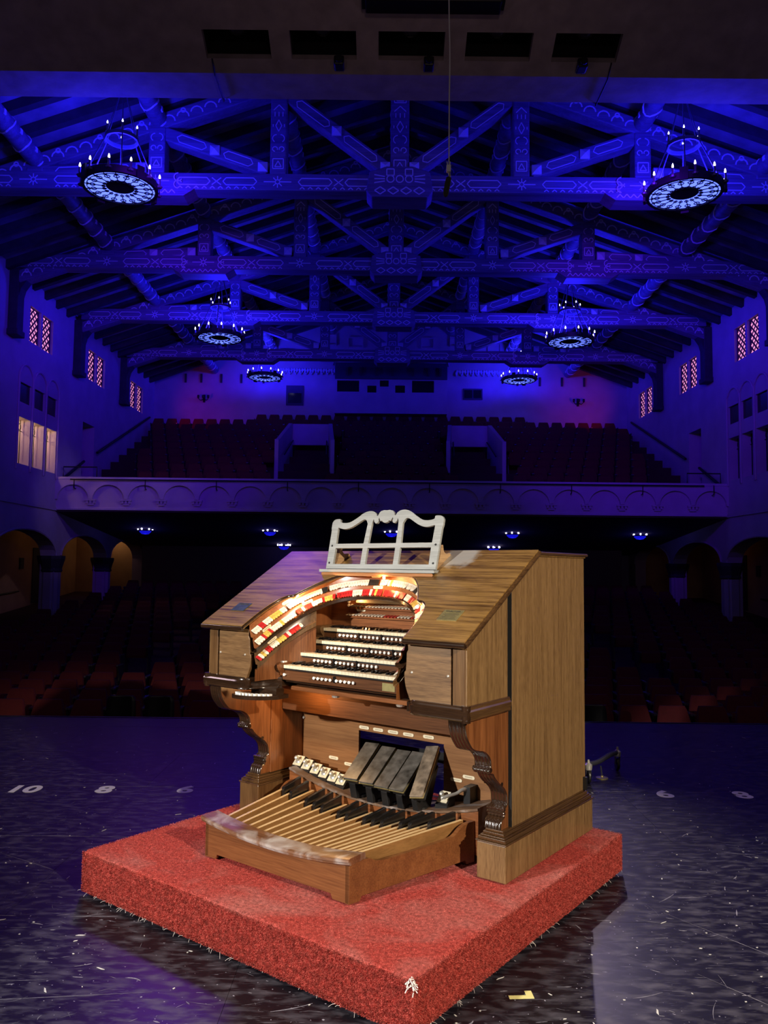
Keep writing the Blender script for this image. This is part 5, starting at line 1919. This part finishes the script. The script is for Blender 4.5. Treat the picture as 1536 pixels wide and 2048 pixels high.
# swell shoes
def shoe(xb, xt, yb, zb, yt, zt, wd, mat, curved=False):
    h = bpy.data.objects.new('swell_shoe', None)
    COL.objects.link(h)
    h.parent = con
    p0, p1 = Vector((xb, yb, zb)), Vector((xt, yt, zt))
    d_ = p1 - p0
    L = d_.length
    d_.normalize()
    X_ = Vector((1, 0, 0))
    X_ = (X_ - d_ * X_.dot(d_)).normalized()
    n_ = X_.cross(d_)
    n_ = n_ if n_.z > 0 else -n_

    def fn(u, v, w_):
        q = p0 + X_ * u + d_ * v + n_ * w_
        return (q.x, q.y, q.z)
    hw_ = wd / 2
    MB().prism([(-hw_, 0), (hw_, 0), (hw_, L), (-hw_, L)], [], fn, -.006, 0.006).build('tread', mat, h, bevel=.002)
    MB().prism([(-hw_ - .002, -.002), (hw_ + .002, -.002), (hw_ + .002, L + .002), (-hw_ - .002, L + .002)], [], fn, -.010, -.006).build('trim_plate', M_BRASS, h)
    MB().prism([(-hw_ * .9, .01), (hw_ * .9, .01), (hw_ * .9, L * .98), (-hw_ * .9, L * .98)], [], fn, -.045, -.010).build('body', M_BLACK, h, bevel=.004)
    z_s = shelf_z((xb + xt) / 2) + .001
    c = (p0 + p1) / 2
    MB().prism([(yb + .05, z_s), (yb + .17, z_s), (yt - .02, zt - .09), (yb + .03, zb - .03)], [], lambda u, v, q: (lerp(xb, xt, .5) + q, u, v), -hw_ * .45, hw_ * .45).build('pedestal', M_BLACK, h, bevel=.003)
    MB().lathe([(hw_ * .75, 0), (hw_ * .75, .012), (hw_ * .4, .016)], 14, Matrix.Translation(((xb + xt) / 2, yb + .11, z_s))).build('foot_plate', M_BLACK, h)
    return h


shoe(-.132, -.150, .105, .292, .335, .450, .098, M_SHOE)
shoe(-.018, -.030, .105, .290, .335, .444, .096, M_SHOE)
shoe(.087, .080, .105, .286, .335, .440, .094, M_SHOE)
shoe(.192, .186, .100, .288, .330, .446, .092, M_SHOE)
shoe(.335, .262, .085, .283, .350, .487, .076, M_SHOEW)

# ---- piston tray below the left belt
tray = bpy.data.objects.new('piston_tray', None)
COL.objects.link(tray)
tray.parent = con
outer_c = spline([(-.665, -.27), (-.655, -.315), (-.60, -.335), (-.52, -.32), (-.44, -.27), (-.40, -.20)], 4)
poly = outer_c + [(-.40, -.12), (-.64, -.12)]
MB().prism(poly, [], lambda u, v, d: (u, v, .742 + d), 0, .022).build('tray_board', M_DARK, tray, bevel=.004)
MB().box(-.62, -.42, -.20, -.14, .764, .80).build('tray_hanger', M_DARK, tray)
for k in range(10):
    t_ = k / 9
    x = lerp(-.635, -.43, t_)
    y = interp([(-.64, -.29), (-.60, -.312), (-.52, -.298), (-.43, -.245)], x)
    MB().box(x - .008, x + .008, y - .008, y + .016, .764, .774).build('tray_piston', M_WHITE, tray)

# ---- music rack
rack = bpy.data.objects.new('music_rack', None)
COL.objects.link(rack)
rack.parent = con
RB, RT = Vector((0, .185, 1.468)), Vector((0, .252, 1.745))
rd = (RT - RB).normalized()
rn = Vector((0, -rd.z, rd.y))


def rk(u, v, d):
    q = RB + rd * v + rn * d
    return (u, q.y, q.z)


tops = spline([(.388, .305), (.345, .306), (.338, .288), (.30, .281), (.26, .286), (.21, .312), (.17, .338), (.13, .349), (.098, .346), (.078, .334), (.068, .318)], 4)
curl = [(.076, .31), (.082, .292), (.076, .278), (.062, .272), (.048, .278), (.045, .292), (.052, .302), (.062, .303)]
cart = [(.060, .319), (.054, .334), (.044, .346), (.02, .352), (0, .350)]
cartb = [(0, .272), (.010, .270), (.018, .279), (.030, .276), (.040, .284), (.045, .292)]
rhalf = [(.392, .0), (.398, .236), (.402, .25), (.402, .285), (.392, .300)] + tops[1:] + cart
outl_r = rhalf + [(-x, y) for x, y in reversed(rhalf)][1:]


def hole_side(sg):
    h = [(.135, .152), (.345, .152), (.35, .250)] + spline([(.345, .252), (.30, .243), (.255, .250), (.21, .272), (.17, .295), (.150, .298), (.138, .290)], 3) + [(.127, .270)]
    return [(sg * x, y) for x, y in h]


RTOP = [(.097, .255), (.094, .285), (.087, .300), (.082, .284), (.070, .272), (.057, .274), (.050, .286), (.053, .298), (.049, .307), (.044, .298), (.036, .285), (.026, .288), (.017, .279), (.006, .275), (0, .275)]
holes = [hole_side(1), hole_side(-1), rect(.135, .343, .028, .125), rect(-.343, -.135, .028, .125), rect(-.10, .10, .028, .125),
         [(-.10, .152), (.10, .152)] + RTOP + [(-x, y) for x, y in reversed(RTOP)][1:]]
MB().prism(outl_r, holes, rk, 0, .016).build('rack_frame', M_RACK, rack, bevel=.002)
for sg in (-1, 1):
    for (x, y) in ((.372, .035), (.372, .14)):
        MB().lathe([(.006, 0), (.006, .002), (.003, .004)], 10, Matrix.Translation(rk(sg * x, y, .016)) @ Matrix.Rotation(radians(80), 4, 'X')).build('screw', M_BLACK, rack)
    poly = spline([(.21, 1.475), (.24, 1.545), (.25, 1.60), (.268, 1.607), (.276, 1.575), (.30, 1.56), (.335, 1.565), (.35, 1.548), (.338, 1.533)], 3) + [(.26, zl(.26) + .022), (.20, zl(.20) + .022)]
    MB().prism(poly, [], lambda u, v, d: (sg * (.352 + d), u, v), 0, .026).build('bracket', M_RACKB, rack, bevel=.003)
    ms = spline([(.402, .23), (.408, .26), (.408, .29), (.40, .305)], 2)
MB().prism([(-.41, .128), (.41, .128), (.395, .215), (-.395, .215)], [], lambda u, v, d: (u, v, 1.452 + d), 0, .016).build('rack_shelf', M_RACK, rack, bevel=.003)
MB().prism([(-.40, .132), (.40, .132), (.36, .20), (-.36, .20)], [], lambda u, v, d: (u, v, 1.430 + d), 0, .022).build('rack_shelf_moulding', M_RACKS, rack, bevel=.008)

# ---- name plates on the lid
def lid_plate(x, y, wd, ht, mat, name):
    M_ = Matrix(((1, 0, 0, x), (0, .8634, -.5045, y), (0, .5045, .8634, zl(y) + .0262), (0, 0, 0, 1)))
    b_ = MB().box(-wd / 2, wd / 2, -ht / 2, ht / 2, 0, .003)
    o = b_.build(name, mat, con, bevel=.0008)
    o.matrix_local = M_
    return o


def text_mesh(body, size, name, extrude=0.0003, bold=0.0):
    cu = bpy.data.curves.new(name, 'FONT')
    cu.body = body
    cu.size = size
    cu.extrude = extrude
    cu.offset = bold
    cu.align_x = 'CENTER'
    cu.align_y = 'CENTER'
    to = bpy.data.objects.new(name, cu)
    COL.objects.link(to)
    dg = bpy.context.evaluated_depsgraph_get()
    me = bpy.data.meshes.new_from_object(to.evaluated_get(dg))
    me.name = name
    bpy.data.objects.remove(to)
    return me


np1 = lid_plate(.706, -.170, .112, .092, M_BRASS, 'maker_plate')
np2 = lid_plate(-.727, -.190, .106, .08, M_DISCO, 'blue_plate')
tm = text_mesh('WURLITZER', .0155, 'maker_lettering', .0004, .0004)
ob('maker_lettering', tm, M_INK, np1, loc=(0, .030, .0034))
b = MB()
for k in range(6):
    wl_ = (.04, .045, .03, .042, .036, .044)[k]
    b.box(-wl_, wl_, .012 - k * .009, .0145 - k * .009, .003, .0033)
b.build('engraved_lines', M_INK, np1)['kind'] = 'stuff'
ob('maker_lettering', text_mesh('WURLITZER', .0145, 'maker_lettering', .0004, .0004), M_INK, np2, loc=(0, .026, .0034))

# ---- console lamps: bulbs tucked under the lid edge, the rack and beside the push buttons
for k, (x, y, z, pw) in enumerate(((-.402, -.015, 1.278, 2.6), (.402, -.015, 1.278, 0.2), (.06, .150, 1.422, 1.0), (-.245, .315, 1.292, 0.35))):
    bl = MB().ball((x, y, z), .008 if k < 3 else .006, 10, 8).build('lamp_bulb', M_WARMB, con, smooth=60)
    lo = light('console_lamp', 'POINT', (x, y - .022, z + (.012 if k < 2 else -.004)), pw, (1.0, 0.50, 0.17), size=.012)
    lo.parent = con

# ================================================================== PEDALBOARD
ped = thing('pedalboard', 'fan-shaped organ pedalboard with pale maple naturals and black sharps in a low frame', 'pedalboard', O3, -PHI)


def zf(x):
    return .142 + .046 * (x / .43) ** 2


def zr(x):
    return .128 + .072 * (x / .58) ** 2


YF, YR = -.552, .150
capz = lambda x: .158 + .038 * (x / .48) ** 2
# curved front panel with foot cut-outs
top = [(lerp(.478, -.478, k / 20), capz(lerp(.478, -.478, k / 20)) - .022) for k in range(21)]
MB().prism([(-.478, 0), (-.40, 0), (-.39, .022), (.37, .022), (.38, 0), (.478, 0)] + top, [], lambda u, v, d: (u, -.630 + d, v), 0, .022).build('front_panel', M_PEDBOX, ped, bevel=.002)
rows = []
for k in range(25):
    x = lerp(-.492, .492, k / 24)
    z = capz(x)
    rows.append([(x, -.535, z - .022), (x, -.640, z - .026), (x, -.648, z - .020), (x, -.648, z - .012), (x, -.655, z - .008), (x, -.652, z + .002), (x, -.642, z + .006), (x, -.540, z + .006), (x, -.535, z + .002)])
b = MB().grid(rows, True)
b.f.append(tuple(range(8, -1, -1)))
b.f.append(tuple(24 * 9 + j for j in range(9)))
b.build('heel_rest', M_CAP, ped, smooth=30)
# splayed side cheeks
pr = [(-.63, 0), (-.57, 0), (-.56, .02), (.10, .02), (.11, 0), (.165, 0), (.165, .200)] + list(reversed(spline([(-.63, .172), (-.535, .176), (-.505, .168), (-.477, .155), (-.42, .147), (-.30, .146), (-.03, .150), (.025, .158), (.07, .185), (.113, .199), (.165, .200)], 3)))
for sg in (-1, 1):
    MB().prism(pr, [], lambda u, v, d: (sg * (.478 + (u + .63) * .205 - d), u, v), 0, .022).build('side_cheek', M_PEDBOX, ped, bevel=.002)
MB().prism([(-.47, -.6), (.47, -.6), (.62, .15), (-.62, .15)], [], lambda u, v, d: (u, v, .03 + d), 0, .02).build('under_board', M_MAHD, ped)
# naturals
scale_n = [0, 2, 4, 5, 7, 9, 11]


def nat_x(i):
    t = i / 18
    return lerp(-.425, .425, t), lerp(-.575, .575, t)


for i in range(19):
    xf, xr = nat_x(i)
    hf, hr = .0088, .0100
    b = MB()
    zf_, zr_ = zf(xf), zr(xr)
    b.add([(xf - hf, YF, zf_ - .055), (xf + hf, YF, zf_ - .055), (xr + hr, YR, zr_ - .075), (xr - hr, YR, zr_ - .075), (xf - hf, YF, zf_ - .004), (xf + hf, YF, zf_ - .004), (xr + hr, YR, zr_), (xr - hr, YR, zr_)],
          [(0, 3, 2, 1), (4, 5, 6, 7), (0, 1, 5, 4), (1, 2, 6, 5), (2, 3, 7, 6), (3, 0, 4, 7)])
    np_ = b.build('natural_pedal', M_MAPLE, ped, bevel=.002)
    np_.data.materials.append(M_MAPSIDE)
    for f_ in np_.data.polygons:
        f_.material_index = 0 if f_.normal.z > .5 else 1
for i in range(18):
    if i % 7 in (2, 6):
        continue
    a0, a1 = nat_x(i), nat_x(i + 1)
    xf, xr = (a0[0] + a1[0]) / 2, (a0[1] + a1[1]) / 2

    def xat(y):
        return lerp(xf, xr, (y - YF) / (YR - YF))
    ys, ye = -.045, .135
    zc = zr(xr)
    hw_ = .0105
    b = MB()
    pts = []
    for (y, z0, z1) in ((ys, zc - .022, zc + .020), (ys + .006, zc - .022, zc + .027), (ys + .02, zc - .022, zc + .031), (ye, zc - .022, zc + .046)):
        x = xat(y)
        pts.append([(x - hw_, y, z0), (x + hw_, y, z0), (x + hw_, y, z1), (x - hw_, y, z1)])
    b.grid(pts, True)
    b.f.append((3, 2, 1, 0))
    b.f.append((12, 13, 14, 15))
    sp_o = b.build('sharp_pedal', M_EBONY, ped, bevel=.003)
    b = MB()
    xs_, xe_ = xat(-.20), xat(YR)
    zs_ = lerp(zf(xf), zr(xr), .5) - .045
    b.add([(xs_ - .009, -.20, zs_ - .04), (xs_ + .009, -.20, zs_ - .04), (xe_ + .009, YR, zc - .07), (xe_ - .009, YR, zc - .07), (xs_ - .009, -.20, zs_), (xs_ + .009, -.20, zs_), (xe_ + .009, YR, zc - .02), (xe_ - .009, YR, zc - .02)],
          [(0, 3, 2, 1), (4, 5, 6, 7), (0, 1, 5, 4), (1, 2, 6, 5), (2, 3, 7, 6), (3, 0, 4, 7)])
    b.build('key_stick', M_MAPLE, sp_o)

# ================================================================== SMALL THINGS
# hanging microphone
mic = thing('hanging_microphone', 'slim black microphone hanging on a pale cable above the stage', 'microphone', (0.36, 4.5, 4.0))
MB().tube(spline([(-.005, 0, 4.6), (.002, 0, 2.5), (-.004, 0, 1.2), (.003, 0, .75), (.001, 0, .45), (.001, 0, .07), (-.001, 0, .03)], 6), .0042, 6).build('cable', plain('grey_cable', (0.62, 0.60, 0.58), 0.5), mic, smooth=60)
MB().box(-.014, .012, -.012, .012, .02, .062).build('cable_clip', M_WHITE, mic, bevel=.003)
MB().tube([(-.006, 0, .062), (-.011, 0, .085)], .003, 5).build('tie_end', M_WHITE, mic)
MB().tube([(.006, 0, .062), (.008, 0, .085)], .003, 5).build('tie_end', M_WHITE, mic)
MB().tube([(.002, 0, .02), (.006, 0, .0), (.003, 0, -.012)], .007, 8).build('connector', M_SILV, mic)
MB().tube([(.003, 0, -.008), (.001, 0, -.014), (-.006, 0, -.045), (-.016, 0, -.105), (-.018, 0, -.122), (-.019, 0, -.128)], [.008, .0155, .0175, .0165, .012, .004], 14).build('microphone_body', plain('mic_foam', (0.03, 0.032, 0.034), 0.8, noise=.3, nscale=120), mic, smooth=60)

# stage distance numbers painted on the floor
M_NUM = plain('white_floor_paint', (0.92, 0.92, 0.93), 0.6, noise=.04, nscale=60)
for (tx, x, y, lb) in (('10', -2.71, 6.17, 'white number ten painted on the stage floor'), ('8', -2.10, 6.18, 'white number eight on the stage floor left of the organ'), ('6', -1.49, 6.20, 'white number six on the stage floor left of the organ'), ('6', 2.17, 6.21, 'white number six on the stage floor right of the organ'), ('8', 2.77, 6.21, 'white number eight on the stage floor right of the organ')):
    me = text_mesh(tx, .25, 'floor_number', .0006, .009)
    o = ob('floor_number', me, M_NUM, None, loc=(x, y, .0012))
    tag(o, lb, 'floor number')

# yellow tape mark
o = MB().prism([(-.05, -.012), (.05, -.012), (.05, .045), (.022, .045), (.022, .012), (-.05, .012)], [], lambda u, v, d: (u, v, d), 0, .0012).build('tape_mark', plain('yellow_tape', (0.85, 0.78, 0.32), 0.5), None, loc=(.57, 3.30, .0002), rot=(0, 0, .06))
tag(o, 'small yellow tape corner mark on the stage floor before the platform', 'tape mark')

# rolling stand base behind the organ
dl = thing('wheeled_stand', 'low black wheeled stand base with casters behind the organ', 'wheeled stand', (1.75, 6.7, 0))
MB().tube(spline([(-.45, -.22, .105), (-.05, -.0, .105), (.06, .06, .112), (.13, .11, .132), (.20, .17, .150), (.27, .23, .152)], 4), .021, 8).build('arm', M_IRONB, dl, smooth=50)
for (x, y, h_, r_) in ((.275, .235, .15, .052), (-.085, -.20, .14, .062)):
    MB().lathe([(.026, h_ - .03), (.03, h_ - .01), (.03, h_ + .01), (.012, h_ + .025), (.008, h_ + .05)], 12, Matrix.Translation((x, y, 0))).build('caster_head', M_SILV, dl, smooth=40)
    for q in (-1, 1):
        MB().beam((x + q * .018, y, h_ - .02), (x + q * .018, y + .015, r_), .006, .028, (0, 1, 0)).build('fork', M_IRONB, dl)
    MB().lathe([(.001, -.012), (r_ - .006, -.012), (r_, -.006), (r_, .006), (r_ - .006, .012), (.001, .012)], 22, Matrix.Translation((x, y + .012, r_)) @ Matrix.Rotation(pi / 2, 4, 'Y')).build('wheel', M_BLACK, dl, smooth=35)
MB().tube([(.06, -.02, .1), (.07, -.025, .02)], .007, 6).build('brake_rod', M_IRONB, dl)
MB().lathe([(.05, 0), (.05, .006), (.015, .012), (.01, .022)], 16, Matrix.Translation((.07, -.025, 0))).build('brake_foot', M_BRASS, dl)

# paint chips and dust crumbs on the stage floor
b = MB()
random.seed(21)
for k in range(420):
    d = 2.4 + (random.random() ** 1.6) * 6.0
    x = random.uniform(-.52, .52) * d
    q = Vector((x, d, 0))
    lc = Vector(((q - O3).dot(EXV), (q - O3).dot(EYV), 0))
    if PX0 - .02 < lc.x < PX1 + .02 and PY0 - .02 < lc.y < PY1 + .02:
        continue
    L_ = random.choice((.004, .005, .006, .008, .010, .022))
    an = random.uniform(0, pi)
    wd_ = random.uniform(.0025, .005)
    e = Vector((cos(an), sin(an), 0))
    n_ = Vector((-sin(an), cos(an), 0))
    p = [q - e * L_ - n_ * wd_ * .4, q + e * L_ * .6 - n_ * wd_, q + e * L_, q + n_ * wd_ - e * L_ * .4]
    p = [Vector((a_.x, a_.y, .0006)) for a_ in p]
    t_ = [a_ + Vector((0, 0, .0012)) for a_ in p]
    b.add(p + t_, [(3, 2, 1, 0), (4, 5, 6, 7), (0, 1, 5, 4), (1, 2, 6, 5), (2, 3, 7, 6), (3, 0, 4, 7)])
o = b.build('paint_chips', plain('chip', (0.72, 0.70, 0.68), 0.8))
tag(o, 'tiny pale paint chips and crumbs scattered on the stage floor', 'debris', kind='stuff')

# scuffs and scratches worn into the stage paint
b = MB()
random.seed(5)


def scuff(p, an, L_, wd_, bend, n=6):
    pts = []
    a_ = an
    q = Vector((p[0], p[1], 0))
    for k in range(n + 1):
        pts.append((q.copy(), a_))
        q += Vector((cos(a_), sin(a_), 0)) * L_ / n
        a_ += bend / n
    rows = []
    for k, (q, a_) in enumerate(pts):
        h_ = wd_ / 2 * (0.25 + 0.75 * sin(pi * (k + .3) / (n + .6))) * random.uniform(.6, 1.2)
        nn = Vector((-sin(a_), cos(a_), 0)) * h_
        rows.append([(q.x - nn.x, q.y - nn.y, .0004), (q.x + nn.x, q.y + nn.y, .0004)])
    b.grid(rows)


for k in range(1500):
    d = 2.3 + (random.random() ** 1.3) * 6.6
    x = random.uniform(-.53, .53) * d
    q = Vector((x, d, 0))
    lx_, ly_ = (q - O3).dot(EXV), (q - O3).dot(EYV)
    if PX0 < lx_ < PX1 and PY0 < ly_ < PY1:
        continue
    L_ = random.choice((.015, .02, .03, .03, .05, .05, .08, .14)) * random.uniform(.6, 1.3)
    an = random.choice((random.gauss(0, .3), random.gauss(0, .3), random.uniform(0, pi)))
    scuff((x, d), an, L_, random.choice((.001, .0014, .002, .003, .007)), random.gauss(0, .35))
for dd in (6.28, 5.135, 3.99):
    for k in range(26):
        x = random.uniform(-3.4, 3.4)
        if abs(x - .1) < 1.6 and dd < 5.5:
            continue
        scuff((x, dd + random.uniform(-.004, .004)), random.gauss(0, .01), random.uniform(.1, .5), .005, 0)
for (x, d, an, L_) in ((1.42, 4.1, -.93, 1.5), (1.35, 3.5, -.9, .9), (1.6, 3.0, .06, .9), (2.0, 4.3, -.2, .8), (1.9, 3.7, 0.02, 1.1), (-1.9, 3.2, .1, 1.0), (-2.2, 4.8, -.5, .5)):
    scuff((x, d), an, L_, .0035, random.gauss(0, .06), 10)
o = b.build('floor_scratches', plain('scratched_paint', (0.24, 0.23, 0.28), 0.7, noise=.5, nscale=25))
tag(o, 'pale scuffs and scratches worn into the dark stage floor', 'scratches', kind='stuff')

# warm pedal light under the keybed
pl_ = MB().tube([(-.50, .05, .786), (-.36, .05, .786)], .006, 8).build('pedal_lamp', M_WARMB, con, smooth=50)
lo = light('console_lamp', 'POINT', (-.43, .05, .772), 6.0, (1.0, 0.56, 0.22), size=.02)
lo.parent = con
